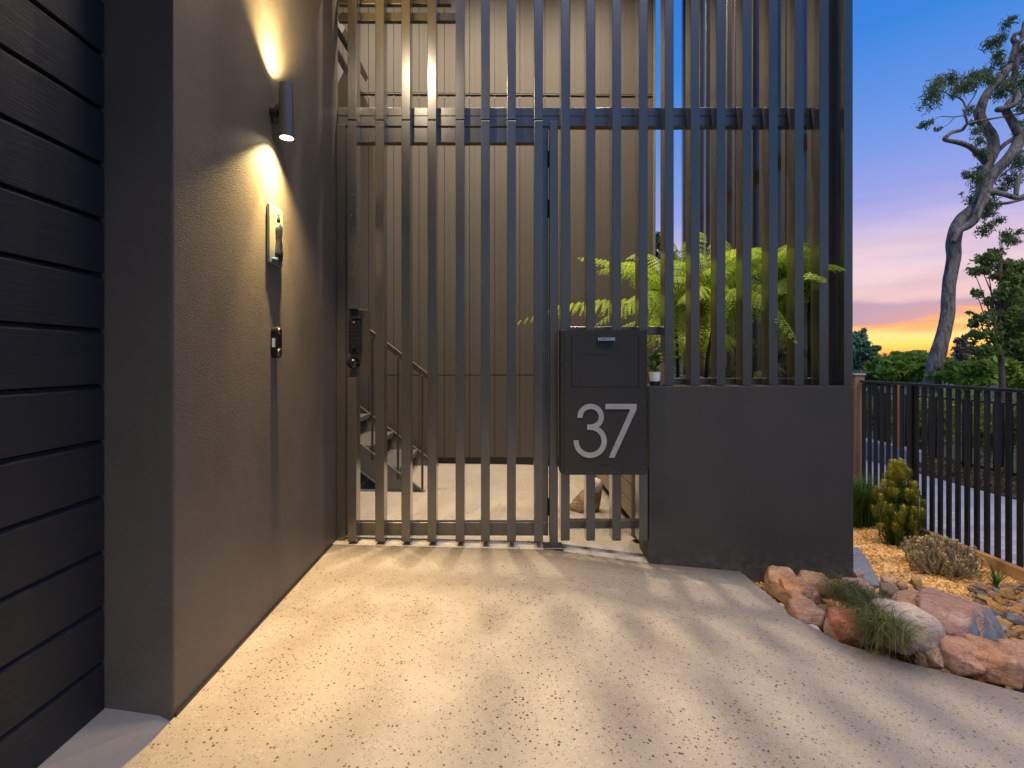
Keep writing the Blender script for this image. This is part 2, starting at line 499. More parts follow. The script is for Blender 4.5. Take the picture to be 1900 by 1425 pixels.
def leaf(name, c1, c2, c3=None, rough=0.45, trans=0.35, sc=6):
    m = NT(name)
    a = m.noise(m.pos(), sc, 3)
    att = m.n('ShaderNodeAttribute', attribute_name='tint').outputs['Fac']
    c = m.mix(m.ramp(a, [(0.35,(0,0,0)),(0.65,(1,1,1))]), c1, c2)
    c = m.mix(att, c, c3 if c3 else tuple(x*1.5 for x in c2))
    ob_ = m.n('ShaderNodeObjectInfo').outputs['Random']
    c = m.mix(m.math('MULTIPLY', m.math('POWER', ob_, 3.0), 0.45), c, tuple(x*0.5 for x in c1))
    m.out(color=c, rough=rough, spec=0.35)
    tr = m.n('ShaderNodeBsdfTranslucent', {'Color': c})
    mixs = m.n('ShaderNodeMixShader', {0: trans})
    m.t.links.new(m.b.outputs[0], mixs.inputs[1]); m.t.links.new(tr.outputs[0], mixs.inputs[2])
    o = [n for n in m.t.nodes if n.type == 'OUTPUT_MATERIAL'][0]
    m.t.links.new(mixs.outputs[0], o.inputs['Surface'])
    return m.mat
M['fern'] = leaf('bright_fern_frond', (0.13,0.29,0.015), (0.31,0.50,0.02), (0.52,0.60,0.05), 0.45, 0.5)
M['fern_dull'] = leaf('olive_fern_frond', (0.16,0.19,0.05), (0.26,0.27,0.09), (0.30,0.30,0.12), 0.5, 0.4)
M['gum_leaf'] = leaf('gum_leaf', (0.09,0.19,0.12), (0.15,0.26,0.13), (0.38,0.36,0.08), 0.5, 0.4, 1.2)
M['tree_leaf'] = leaf('mid_green_tree_leaf', (0.15,0.26,0.07), (0.26,0.38,0.09), (0.46,0.50,0.12), 0.5, 0.4, 0.7)
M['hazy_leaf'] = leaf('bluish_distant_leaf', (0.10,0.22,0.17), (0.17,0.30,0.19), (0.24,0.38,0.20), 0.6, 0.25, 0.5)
M['bright_leaf'] = leaf('light_green_bush_leaf', (0.16,0.30,0.03), (0.27,0.42,0.05), (0.45,0.55,0.10), 0.5, 0.4, 0.9)
M['grey_leaf'] = leaf('grey_twiggy_leaf', (0.24,0.20,0.17), (0.32,0.27,0.22), (0.38,0.33,0.27), 0.6, 0.3, 0.9)
M['shrub_leaf'] = leaf('yellow_green_needle', (0.10,0.16,0.035), (0.22,0.28,0.05), (0.60,0.55,0.09), 0.5, 0.3, 9)
M['dark_grass'] = leaf('deep_green_blade', (0.02,0.06,0.008), (0.045,0.12,0.012), (0.09,0.18,0.02), 0.45, 0.3, 9)
M['sedge'] = leaf('mixed_sedge_blade', (0.035,0.075,0.012), (0.075,0.13,0.02), (0.30,0.24,0.10), 0.5, 0.3, 12)
M['silver_leaf'] = leaf('silvery_dry_leaf', (0.42,0.38,0.27), (0.55,0.50,0.35), (0.66,0.56,0.33), 0.6, 0.25, 20)
M['strap'] = leaf('strappy_leaf', (0.03,0.09,0.02), (0.07,0.16,0.03), (0.16,0.26,0.06), 0.35, 0.3, 10)
M['pot_leaf'] = leaf('potted_leaf', (0.03,0.11,0.02), (0.09,0.22,0.03), (0.25,0.35,0.05), 0.35, 0.35, 30)
M['stem'] = flat('dark_fern_stem', (0.035,0.02,0.012), 0.6, bs=150, st=0.4)
M['bloom'] = flat('orange_bloom', (0.45,0.13,0.04), 0.5)

M['pale_twig'] = flat('pale_dry_twig', (0.34,0.29,0.21), 0.8)
def bark():
    m = NT('gum_bark'); p = m.pos()
    a = m.noise(m.pos((1,1,0.30)), 7.5, 6, 0.75, 0.8); b = m.noise(m.pos((1,1,0.28)), 26, 5, 0.7)
    c = m.ramp(a, [(0.34,(0.05,0.035,0.03)),(0.46,(0.22,0.17,0.14)),(0.56,(0.36,0.32,0.28)),(0.70,(0.44,0.34,0.25))])
    c = m.mix(m.math('MULTIPLY', m.ramp(b, [(0.5,(0,0,0)),(0.7,(1,1,1))]), 0.6), c, (0.09,0.07,0.06))
    return m.out(color=c, rough=0.85, normal=m.bump(m.math('ADD', a, b), 0.7, 0.05))
M['bark'] = bark()
M['thin_bark'] = flat('brown_thin_bark', (0.16,0.11,0.08), 0.85, bs=30, st=0.4)

def rock_mat(name, cols, band=5.0, tilt=(0.5,0.4,0), fleck=0.4):
    m = NT(name)
    p = m.pos(world=False)
    d = m.n('ShaderNodeMapping', {'Vector': p, 'Rotation': tilt, 'Scale': (1.2,1.2,band)}).outputs[0]
    o = m.n('ShaderNodeObjectInfo').outputs['Random']
    sh = m.n('ShaderNodeVectorMath', {0: d, 1: m.n('ShaderNodeCombineXYZ', {'X': m.math('MULTIPLY', o, 37), 'Y': m.math('MULTIPLY', o, 11)}).outputs[0]}, operation='ADD').outputs[0]
    a = m.noise(sh, 3.0, 6, 0.6, 0.6)
    b = m.noise(p, 45, 6, 0.75); e = m.noise(p, 9, 4, 0.6)
    k = len(cols)
    c = m.ramp(a, [(0.30+0.42*i/(k-1), cols[i]) for i in range(k)])
    c = m.mix(m.math('MULTIPLY', m.ramp(b, [(0.45,(0,0,0)),(0.62,(1,1,1))]), fleck), c, tuple(x*0.45 for x in cols[0]))
    c = m.mix(m.math('MULTIPLY', m.ramp(e, [(0.5,(0,0,0)),(0.68,(1,1,1))]), 0.4), c, cols[-1])
    v = m.voro(p, 17, 'DISTANCE_TO_EDGE').outputs['Distance']
    cr = m.math('MULTIPLY', m.math('LESS_THAN', v, 0.012), m.math('GREATER_THAN', e, 0.5))
    c = m.mix(m.math('MULTIPLY', cr, 0.5), c, (0.05,0.035,0.03))
    gr = m.noise(p, 170, 4, 0.8)
    c = m.mix(m.math('MULTIPLY', m.ramp(gr, [(0.50,(0,0,0)),(0.60,(1,1,1))]), 0.45), c, tuple(x*0.4 for x in cols[1]))
    h = m.math('ADD', m.math('ADD', m.math('MULTIPLY', b, 0.7), m.math('MULTIPLY', gr, 0.25)), m.math('SUBTRACT', m.noise(sh, 9, 4), m.math('MULTIPLY', cr, 0.6)))
    return m.out(color=c, rough=0.8, normal=m.bump(h, 0.9, 0.012))
M['rock_orange'] = rock_mat('orange_sandstone', [(0.28,0.13,0.08),(0.58,0.30,0.16),(0.68,0.44,0.28),(0.68,0.56,0.46)])
M['rock_red'] = rock_mat('red_and_white_stone', [(0.30,0.06,0.035),(0.44,0.11,0.06),(0.60,0.46,0.40),(0.64,0.56,0.50)], 3)
M['rock_pink'] = rock_mat('pink_sandstone', [(0.20,0.12,0.13),(0.50,0.26,0.18),(0.60,0.38,0.26),(0.60,0.50,0.46)], 7, (0.9,0.3,0.2))
M['rock_white'] = rock_mat('white_veined_stone', [(0.48,0.27,0.16),(0.58,0.50,0.44),(0.68,0.66,0.65),(0.58,0.62,0.66)], 3, (0.2,0.9,0))
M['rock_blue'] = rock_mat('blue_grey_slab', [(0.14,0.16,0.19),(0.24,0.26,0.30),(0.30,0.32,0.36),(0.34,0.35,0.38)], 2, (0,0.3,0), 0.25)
M['rock_tan'] = rock_mat('tan_river_stone', [(0.36,0.16,0.04),(0.62,0.32,0.08),(0.70,0.43,0.14),(0.64,0.50,0.34)], 3)
M['rock_brown'] = rock_mat('brown_river_stone', [(0.16,0.10,0.07),(0.26,0.18,0.13),(0.34,0.25,0.19),(0.36,0.31,0.28)], 3)

def gravel_ground():
    m = NT('orange_gravel_ground'); p = m.pos()
    v = m.voro(p, 62); v2 = m.voro(p, 130)
    r = m.n('ShaderNodeSeparateColor', {'Color': v.outputs['Color']}).outputs[0]
    n = m.noise(p, 3, 5, 0.6)
    c = m.ramp(r, [(0.0,(0.20,0.10,0.035)),(0.35,(0.46,0.23,0.06)),(0.7,(0.66,0.38,0.11)),(1.0,(0.72,0.55,0.30))])
    c = m.mix(m.math('MULTIPLY', m.ramp(n, [(0.55,(0,0,0)),(0.72,(1,1,1))]), 0.6), c, (0.14,0.10,0.07))
    h = m.math('ADD', v.outputs['Distance'], m.math('MULTIPLY', v2.outputs['Distance'], 0.5))
    return m.out(color=c, rough=0.9, normal=m.bump(h, 1.0, 0.008))
M['gravel'] = gravel_ground()
def chip_mat():
    m = NT('gravel_chips')
    att = m.n('ShaderNodeAttribute', attribute_name='tint').outputs['Fac']
    c = m.ramp(att, [(0.0,(0.16,0.08,0.035)),(0.3,(0.50,0.25,0.06)),(0.65,(0.72,0.43,0.12)),(0.9,(0.78,0.60,0.34)),(1.0,(0.40,0.38,0.36))])
    return m.out(color=c, rough=0.8)
M['chips'] = chip_mat()
def lawn():
    m = NT('mulched_ground'); p = m.pos()
    n = m.noise(p, 1.2, 6, 0.7); g = m.noise(p, 40, 4, 0.7)
    c = m.mix(m.ramp(n, [(0.4,(0,0,0)),(0.6,(1,1,1))]), (0.06,0.09,0.025), (0.10,0.13,0.035))
    c = m.mix(m.math('MULTIPLY', g, 0.5), c, (0.05,0.045,0.02))
    return m.out(color=c, rough=0.95, normal=m.bump(g, 0.6, 0.03))
M['lawn'] = lawn()
M['red_cover'] = leaf('red_groundcover_leaf', (0.14,0.05,0.035), (0.24,0.10,0.07), (0.10,0.17,0.04), 0.6, 0.2, 8)
def emit(name, col, s):
    m = NT(name)
    m.set(m.b.inputs['Emission Color'], col+(1,)); m.set(m.b.inputs['Emission Strength'], s)
    return m.out(color=(0.8,0.8,0.8), rough=0.3)
M['lamp_glow'] = emit('lamp_led_lens', (1.0,0.80,0.48), 30.0)
M['down_glow'] = emit('downlight_led_lens', (1.0,0.82,0.58), 14.0)
M['roof'] = flat('bluegrey_roof', (0.10,0.12,0.16), 0.7)
M['house_wall'] = flat('pale_house_wall', (0.36,0.34,0.34), 0.8)
M['tank'] = flat('bluegrey_water_tank', (0.22,0.28,0.32), 0.5)
# ================================================================== SETTING
WX = -0.894      # face of the entrance wall
DX = -1.081      # plane of the garage door
GY = 2.714       # front face of the slat screen

def drive_z(x):
    if x < -0.894: return 0.024
    if x < 0.27: return 0.024 - 0.025*(x+0.894)
    if x < 0.78: return -0.005 - 0.137*(x-0.27)
    if x < 1.75: return -0.075 - 0.088*(x-0.78)
    return -0.160 - 0.06*(x-1.75)

# terrain sheet out to the horizon
def terrain():
    xs = [-400,-60,-12,-3,0,1.5,2.2,3.5,5,8,14,30,80,200,400]
    ys = [-400,-60,-12,0,3,6,10,20,40,90,200,450,800]
    vs = []; fs = []
    for y in ys:
        for x in xs:
            z = -0.75 if x < 3 else -0.62
            z -= 0.02*max(0, min(y, 60)-8)
            vs.append((x,y,z))
    for j in range(len(ys)-1):
        for i in range(len(xs)-1):
            a = j*len(xs)+i
            fs.append((a,a+1,a+1+len(xs),a+len(xs)))
    me = fastmesh('terrain', vs, fs, M['lawn'])
    link('terrain', me, kind='structure', label='grassy ground falling away behind the fence to the horizon')
terrain()

# driveway slab: columns in X, each running from behind the camera to its front edge
def drive_ymax(x):
    if x < 0.775: return GY-0.002
    pts = [(0.775,2.73),(1.262,2.73),(1.272,2.50),(1.284,2.22),(1.351,2.037),(1.494,1.944),(1.672,1.869),(1.828,1.79),(2.3,1.58),(3.2,1.2),(6,0.5)]
    for (a,b),(c,d) in zip(pts, pts[1:]):
        if x <= c: return b+(d-b)*(x-a)/(c-a)
    return 0.4
def driveway():
    xs = sorted(set([WX,-0.7,-0.3,0.1,0.27,0.3,0.5,0.7,0.774,0.776,0.78,1.0,1.262,1.267,1.272,1.278,1.284,1.30,1.32,1.351,1.39,1.44,1.494,1.55,1.61,1.672,1.75,1.828,1.95,2.1,2.3,2.6,3.2,4.5,6]))
    ys = [-5,-2,0,1]
    vs=[]; fs=[]
    n = 7
    for x in xs:
        ym = drive_ymax(x)
        for t in (0,.4,.7,.85,.93,.97,1.0):
            vs.append((x, -5+(ym+5)*t, drive_z(x)))
        vs.append((x, ym+0.002, drive_z(x)-0.10))
    k = n+1
    for i in range(len(xs)-1):
        for j in range(k-1):
            a = i*k+j
            fs.append((a,a+k,a+k+1,a+1))
    me = fastmesh('driveway', vs, fs, M['terrazzo'])
    link('driveway', me, kind='structure', label='pale exposed aggregate concrete driveway speckled with dark stones')
driveway()

# courtyard floor behind the gate (a 5 mm joint under the gate)
mb = MB()
n = 24
vs=[]; fs=[]
for i in range(n+1):
    x = -2.4 + (0.86+2.4)*i/n
    z = drive_z(x) + 0.000
    for y in (GY+0.006, 3.2, 4.2, 6.2): vs.append((x,y,z if y<3 else z*0.6-0.002))
    vs.append((x, GY+0.005, z-0.08))
for i in range(n):
    a = i*5; b = a+5
    for j in range(3): fs.append((a+j,b+j,b+j+1,a+j+1))
    fs.append((a+4,b+4,b,a))
link('courtyard_floor', fastmesh('courtyard_floor', vs, fs, M['terrazzo']), kind='structure', label='pale exposed aggregate concrete floor of the courtyard behind the gate')

# smooth threshold in front of the garage door
mb = MB()
mb.quadm([(-3.0,-5,0.050),(-1.075,-5,0.050),(-0.935,-5,0.030),(-0.897,-5,0.012),(-3.0,1.397,0.050),(-1.075,1.397,0.050),(-0.935,1.397,0.030),(-0.897,1.397,0.012),(-0.897,-5,-0.08),(-0.897,1.397,-0.08)],
         [(0,1,5,4),(1,2,6,5),(2,3,7,6),(3,8,9,7)])
mb.obj('garage_threshold', M['smooth_concrete'], kind='structure', label='smooth sloping concrete threshold along the garage door')

# garden bed ground on the right
def bed_z(x, y):
    t = max(0.0, min(1.0, (x-1.35)/1.25)); t = t*t*(3-2*t)
    z = -0.185 + (-0.45+0.185)*t
    # stays low next to the driveway edge
    return z + 0.02*noise.noise(Vector((x*2.1, y*2.1, 0)))
vs=[]; fs=[]
nx, ny = 60, 70
for j in range(ny+1):
    for i in range(nx+1):
        x = 1.22 + (3.46-1.22)*i/nx
        y = 0.55 + (7.5-0.55)*j/ny
        z = bed_z(x, y)
        if y < drive_ymax(min(x,5.9)) + 0.02 or x > 2.4 and y < 1.6: z = min(z, drive_z(x)-0.12)
        vs.append((x,y,z))
for j in range(ny):
    for i in range(nx):
        a = j*(nx+1)+i
        fs.append((a,a+1,a+nx+2,a+nx+1))
link('garden_bed', fastmesh('garden_bed', vs, fs, M['gravel'], smooth=True), kind='structure', label='orange gravel garden bed between the rockery and the fence')

# footpath beyond the fence
vs=[(3.52,-2,-0.46),(5.40,-2,-0.46),(5.40,40,-0.80),(3.52,40,-0.80),(3.52,-2,-0.56),(3.52,40,-0.9),(5.40,-2,-0.56),(5.40,40,-0.9),(3.52,9,-0.47),(5.40,9,-0.47)]
fs=[(0,1,9,8),(8,9,2,3)]
link('footpath', fastmesh('footpath', vs, fs, M['path']), kind='structure', label='grey concrete footpath beyond the black fence')
# strip of red ground cover
vs=[(5.42,-2,-0.44),(6.60,-2,-0.44),(6.60,22,-0.5),(5.42,22,-0.5)]
link('planting_strip', fastmesh('planting_strip', vs, [(0,1,2,3)], M['soil']), kind='structure', label='strip of dark soil along the far side of the footpath')

# ================================================================== ENTRANCE WALL, GARAGE DOOR
t = thing('entrance_wall', 'dark grey textured rendered wall carrying the lamp, plaque and doorbell', 'wall', (-1.1,1.397,0))
MB().box(-1.30, WX, 1.397, 2.806, -0.1, 3.20).obj('wall', M['render'], t, bevel=0.006, segs=2)
# thin expansion strip at its foot
MB().box(WX, WX+0.006, 1.40, 2.70, 0.020, 0.033).obj('base_joint', M['black'], t)

g = thing('garage_door', 'black woodgrain garage door of wide horizontal planks beside the rendered wall', 'garage door', (DX,0,0.05))
prof = [(DX-0.03,0.0),(DX-0.001,0.0),(DX,0.001),(DX,0.133),(DX-0.009,0.1425),(DX-0.011,0.1455),(DX-0.03,0.1455)]
pm = MB().prism([(x-DX, z) for x, z in prof][::-1], 'y', -4.2, 1.392).mesh('plank', M['plank'])
for k in range(20):
    inst('plank', pm, (DX, 0, 0.036+0.15*k), g)
MB().box(DX-0.045, DX-0.028, -4.2, 1.392, 0.036, 3.06).obj('door_backing', M['black'], g)
MB().prism([(DX-0.026,0.030),(DX-0.002,0.034),(DX-0.002,0.052),(DX-0.026,0.056)], 'y', -4.2, 1.39).obj('rubber_seal', M['gloss_black'], g)

# soffit over the entrance and garage (just above the picture)
s = thing('entrance_soffit', 'flat soffit lining over the garage door and gate entry', 'soffit', (-1.1,-0.5,3.2))
MB().box(-1.9, -0.34, -4.2, 2.70, 3.20, 3.28).obj('lining', M['soffit'], s)
MB().box(-0.335, -0.30, -4.2, 2.70, 3.16, 3.40).obj('fascia', M['charcoal'], s)

# ================================================================== SLAT SCREEN
SLATS = [652.9,704.3,752.9,801.3,853.5,900.5,949.0,999.3]
FIX = [1049.0,1096.0,1144.3,1193.9,1242.0,1290.0,1338.0,1386.5,1435.0,1483.0,1529.0]
SW, SD = 0.0475, 0.079
BY0 = GY+SD+0.001    # beams behind the slats
TOP = 5.3
def sx(px): return (px-VX)*GY/F
def zof(py, Y=GY): return 1+(VY-py)*Y/F
def slat_mesh(h, name='slat'):
    return MB().box(-SW/2, SW/2, 0, SD, 0, h).mesh(name, M['charcoal'], bevel=0.0022, segs=2)

scr = thing('slat_screen', 'tall charcoal metal screen of vertical slats on two stacked rails above and right of gate', 'screen', (0.3,GY,0))
zsplit = zof(222.6)
up = slat_mesh(TOP-zsplit-0.003)
for px in SLATS: inst('slat', up, (sx(px), GY, zsplit+0.003), scr)
zt = zof(611); zb = zof(881); zbot = zof(1003.5)
long_up = slat_mesh(TOP-zt+0.02); low = slat_mesh(zb-zbot+0.03)
for px in FIX[:4]:
    inst('slat', long_up, (sx(px), GY, zt-0.02), scr)
    inst('slat', low, (sx(px), GY, zbot), scr)
zpl = zof(716, 2.706)
lr = slat_mesh(TOP-zpl-0.002)
for px in FIX[4:]:
    inst('slat', lr, (sx(px), GY, zpl+0.002), scr)
xl = WX+0.003; xr = sx(1582)
zb1, zb2, zb3 = 1+468.3*BY0/F, 1+453*BY0/F, 1+434.5*BY0/F
MB().box(xl, xr-0.05, BY0, BY0+0.05, zb2+0.0015, zb1).obj('rail', M['charcoal'], scr, bevel=0.0015)
MB().box(xl, xr-0.05, BY0, BY0+0.05, zb3, zb2-0.0015).obj('rail', M['charcoal'], scr, bevel=0.0015)
MB().box(xl, xr-0.05, BY0, BY0+0.05, TOP-0.12, TOP-0.04).obj('rail', M['charcoal'], scr, bevel=0.0015)
# rails near the letterbox and on the planter
z0, z1 = zof(981,BY0), zof(966,BY0)
MB().box(sx(1041), 0.779, BY0, BY0+0.04, z0, z1).obj('rail', M['charcoal'], scr, bevel=0.0015)
z0, z1 = zof(621,BY0), zof(606,BY0)
MB().box(sx(1041), sx(1242), BY0, BY0+0.04, z0, z1).obj('rail', M['charcoal'], scr, bevel=0.0015)
z0, z1 = zpl+0.003, zof(701.5,BY0)
MB().box(sx(1234), xr-0.05, BY0, BY0+0.04, z0, z1).obj('rail', M['charcoal'], scr, bevel=0.0015)
# short battens at the top left
z0, z1 = zof(38,BY0), zof(23,BY0)
MB().box(xl, sx(846), BY0, BY0+0.03, z0, z1).obj('batten', M['charcoal'], scr, bevel=0.0015)
z0, z1 = zof(7,BY0), zof(-9,BY0)
MB().box(xl, sx(834), BY0, BY0+0.03, z0, z1).obj('batten', M['charcoal'], scr, bevel=0.0015)
for (px,py) in ((622,29),(630,26),(622,33)):
    q = P(px,py,BY0-0.001)
    MB().tube([q, q+Vector((0,-0.002,0))], 0.003, 8).obj('screw', M['steel'], scr)
# corner post
MB().box(sx(1566), sx(1582.5), GY-0.001, GY+0.05, zpl+0.002, TOP).obj('corner_post', M['charcoal'], scr, bevel=0.004, segs=2)
# jamb against the wall
MB().box(WX+0.002, sx(635.5), GY+0.055, GY+0.115, 0.02, zb3-0.001).obj('jamb', M['charcoal'], scr, bevel=0.002)

# gate post between gate and letterbox
gp = thing('gate_post', 'slim square steel gate post bolted to a base plate left of letterbox', 'post', (sx(1028),GY+0.03,0))
zg = drive_z(sx(1028))
MB().box(sx(1020.5), sx(1036), GY+0.02, GY+0.066, zg+0.008, zb3-0.001).obj('post', M['charcoal'], gp, bevel=0.002)
MB().box(sx(1009), sx(1045.5), GY-0.004, GY+0.09, zg+0.001, zg+0.009).obj('base_plate', M['charcoal'], gp, bevel=0.001)
for px in (1012.5, 1042):
    MB().tube([(sx(px),GY+0.012,zg+0.009),(sx(px),GY+0.012,zg+0.016)], 0.005, 6).obj('bolt', M['charcoal'], gp)

# ---- the gate
gt = thing('pedestrian_gate', 'charcoal metal gate of eight vertical slats with black keypad lock', 'gate', (sx(828),GY,0.03))
zg1 = zof(223.5); zgb = zof(1005.5)
gm = slat_mesh(zg1-zgb)
for px in SLATS[1:]: inst('slat', gm, (sx(px), GY, zgb), gt)
a0, a1 = zof(573), zof(701)
inst('slat', slat_mesh(zg1-a0), (sx(SLATS[0]), GY, a0), gt)
inst('slat', slat_mesh(a1-zgb), (sx(SLATS[0]), GY, zgb), gt)
GX0, GX1 = (637.5-VX)*BY0/F, (1017.5-VX)*BY0/F
MB().box(GX0, GX1, BY0, BY0+0.045, zof(264,BY0), zof(237,BY0)).obj('top_rail', M['charcoal'], gt, bevel=0.0015)
MB().box(GX0, GX1, BY0, BY0+0.045, zof(994,BY0), zof(969.5,BY0)).obj('bottom_rail', M['charcoal'], gt, bevel=0.0015)
MB().box(GX0, GX0+0.05, BY0, BY0+0.045, zof(969,BY0), zof(264.5,BY0)).obj('stile', M['charcoal'], gt, bevel=0.0015)
MB().box(GX1-0.05, GX1, BY0, BY0+0.045, zof(969,BY0), zof(264.5,BY0)).obj('stile', M['charcoal'], gt, bevel=0.0015)
# lock plate and lock
LY = BY0-0.004
lp = MB().box((646-VX)*LY/F, (687-VX)*LY/F, LY, LY+0.003, zof(699,LY), zof(574.5,LY)).obj('lock_plate', M['charcoal'], gt, bevel=0.0006)
lx0, lx1 = (646.5-VX)*2.745/F, (666.5-VX)*2.745/F
lk = MB().box(lx0, lx1, 2.745, LY-0.0005, zof(655,2.745), zof(594,2.745)).obj('keypad_lock', M['gloss_black'], gt, bevel=0.005, segs=3)
MB().box(lx0+0.004, lx1+0.004, 2.757, LY-0.0005, zof(592,2.757), zof(574,2.757)).obj('rain_hood', M['black'], gt, bevel=0.003)
cx = (lx0+lx1)/2
for i in range(5):
    for sgn in (-1, 1):
        q = Vector((cx+sgn*0.010, 2.7445, zof(606+7.5*i, 2.745)))
        MB().tube([q, q+Vector((0,-0.004,0))], 0.0045, 8).obj('button', M['black'], lk)
q = Vector((cx, 2.7445, zof(598,2.745))); MB().tube([q, q+Vector((0,-0.003,0))], 0.005, 10).obj('indicator_ring', M['steel'], lk)
q = Vector((cx, 2.744, zof(645,2.745))); MB().tube([q, q+Vector((0,-0.012,0)), q+Vector((0,-0.016,0))], [0.012,0.012,0.009], 14).obj('turn_knob', M['gloss_black'], lk, smooth=False)
kq = Vector(((655.5-VX)*2.76/F, LY, zof(674,2.74)))
MB().tube([kq, kq+Vector((0,-0.004,0)), kq+Vector((0,-0.006,0)), kq+Vector((0,-0.03,0)), kq+Vector((0,-0.034,0)), kq+Vector((0,-0.05,0)), kq+Vector((0,-0.058,0)), kq+Vector((0,-0.061,0))],
          [0.028,0.028,0.014,0.013,0.022,0.0285,0.024,0.010], 24).obj('door_knob', M['gloss_black'], gt, smooth=True)
# hinges
for py0, py1 in ((270,300),(363,396),(932,964)):
    xh = (1019.3-VX)*(GY+0.03)/F
    MB().tube([(xh+0.001,GY+0.075,zof(py1)),(xh+0.001,GY+0.075,zof(py0))], 0.0075, 10).obj('hinge', M['black'], gt)

# ---- side screen running back along the right of the courtyard
ss = thing('side_screen', 'charcoal slat screen running back from the right corner behind the planter', 'screen', (1.75,3.9,zpl))
sm = MB().box(-SD/2, SD/2, -SW/2, SW/2, 0, TOP-zpl).mesh('slat', M['charcoal'], bevel=0.002)
y = GY+0.235
SXX = 1.815
MB().box(1.775, 1.858, GY+0.082, GY+0.145, zpl+0.002, TOP).obj('corner_upright', M['charcoal'], ss, bevel=0.002)
k = 0
while y < 5.05:
    inst('slat', sm, (SXX, y, zpl-0.02), ss); y += 0.138
MB().box(SXX+SD/2+0.001, SXX+SD/2+0.02, GY+0.15, 5.03, zb3, zb1).obj('rail', M['charcoal'], ss, bevel=0.0015)
MB().box(SXX+SD/2+0.001, SXX+SD/2+0.02, GY+0.15, 5.03, zpl-0.02, zpl+0.035).obj('rail', M['charcoal'], ss, bevel=0.0015)

# ---- planter wall
pw = thing('planter_wall', 'low dark rendered planter wall supporting the slat screen right of letterbox', 'wall', (1.26,2.7,-0.2))
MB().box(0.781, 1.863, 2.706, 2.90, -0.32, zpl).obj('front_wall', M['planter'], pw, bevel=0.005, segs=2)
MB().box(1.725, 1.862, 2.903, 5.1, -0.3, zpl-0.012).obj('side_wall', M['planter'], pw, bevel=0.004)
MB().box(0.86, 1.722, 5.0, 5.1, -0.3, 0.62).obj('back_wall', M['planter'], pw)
# boards on the courtyard side
for k in range(6):
    MB().box(0.80, 0.822, 3.12, 5.0, 0.02+0.106*k, 0.02+0.106*k+0.098).obj('board', M['bed_board'], pw, bevel=0.003)
MB().box(0.823, 1.723, 2.905, 4.998, 0.40, 0.60).obj('soil', M['soil'], pw)
# round post at its corner
MB().tube([(0.800,2.99,-0.03),(0.800,2.99,1.02)], 0.040, 20).obj('bollard', M['stair_steel'], smooth=True, label='short round brown post standing behind the letterbox slats', cat='post')

# ================================================================== BACK WALL CLADDING
cw = thing('clad_wall', 'taupe back wall clad in grooved vertical boards with horizontal joints', 'wall', (-0.4,4.9,0))
def wy(x): return 4.87 + 0.045*(x+1.6)/3.05
pitch = 0.2405
x_right = 1.452
z_j1, z_j2 = 0.856, 3.54
def board(x0, x1, z0, z1, back):
    mb = MB()
    ya, yb = wy(x0)+back, wy(x1)+back
    mb.quadm([(x0,ya,z0),(x1,yb,z0),(x1,yb+0.02,z0),(x0,ya+0.02,z0),(x0,ya,z1),(x1,yb,z1),(x1,yb+0.02,z1),(x0,ya+0.02,z1)],
             [(0,1,5,4),(1,2,6,5),(2,3,7,6),(3,0,4,7),(4,5,6,7),(0,3,2,1)])
    return mb
xs0 = (600+495/3.8-VX)*4.87/F
xs_ = [xs0 + pitch*k for k in range(-6, 12)]
for (z0, z1) in ((0.070, z_j1-0.004), (z_j1+0.004, z_j2-0.010), (z_j2+0.010, 6.2)):
    for k, xa in enumerate(xs_):
        xb = xa+pitch
        if xa > x_right-0.03: break
        xb = min(xb, x_right)
        m1 = min(xa+0.050, xb)
        board(xa+0.0020, m1-0.0004, z0, z1, 0.0006).obj('board', M['cladding'], cw)
        if m1 < xb-0.01: board(m1+0.0004, xb-0.0020, z0, z1, 0.0).obj('board', M['cladding'], cw)
MB().box(-2.4, x_right-0.002, 4.945, 5.05, 0.07, 6.2).obj('backing', M['black'], cw)
MB().box(-2.4, x_right, 4.93, 5.02, -0.05, 0.06).obj('footing', M['black'], cw)
# little flashing over the upper joint
for xa in xs_:
    if xa < x_right: MB().box(xa-0.004, xa+0.004, wy(xa)-0.004, wy(xa)+0.01, z_j2-0.045, z_j2-0.008).obj('clip', M['stair_steel'], cw)
mb = MB(); mb.quadm([(-2.4,wy(-2.4)-0.012,z_j2-0.009),(x_right,wy(x_right)-0.012,z_j2-0.009),(x_right,wy(x_right)+0.02,z_j2-0.009),(-2.4,wy(-2.4)+0.02,z_j2-0.009),
      (-2.4,wy(-2.4)-0.012,z_j2-0.003),(x_right,wy(x_right)-0.012,z_j2-0.003),(x_right,wy(x_right)+0.02,z_j2+0.009),(-2.4,wy(-2.4)+0.02,z_j2+0.009)],
      [(0,1,5,4),(1,2,6,5),(2,3,7,6),(3,0,4,7),(4,5,6,7),(0,3,2,1)])
mb.obj('flashing', M['stair_steel'], cw)
MB().box(x_right+0.001, x_right+0.025, 4.895, 5.05, 0.07, 6.2).obj('corner_trim', M['stair_steel'], cw, bevel=0.002)
# left return of the courtyard
MB().box(-2.46, -2.405, 2.81, 4.85, -0.05, 6.2).obj('courtyard_wall', M['cladding'], label='plain taupe wall closing the left end of the courtyard beyond the stairs', cat='wall')

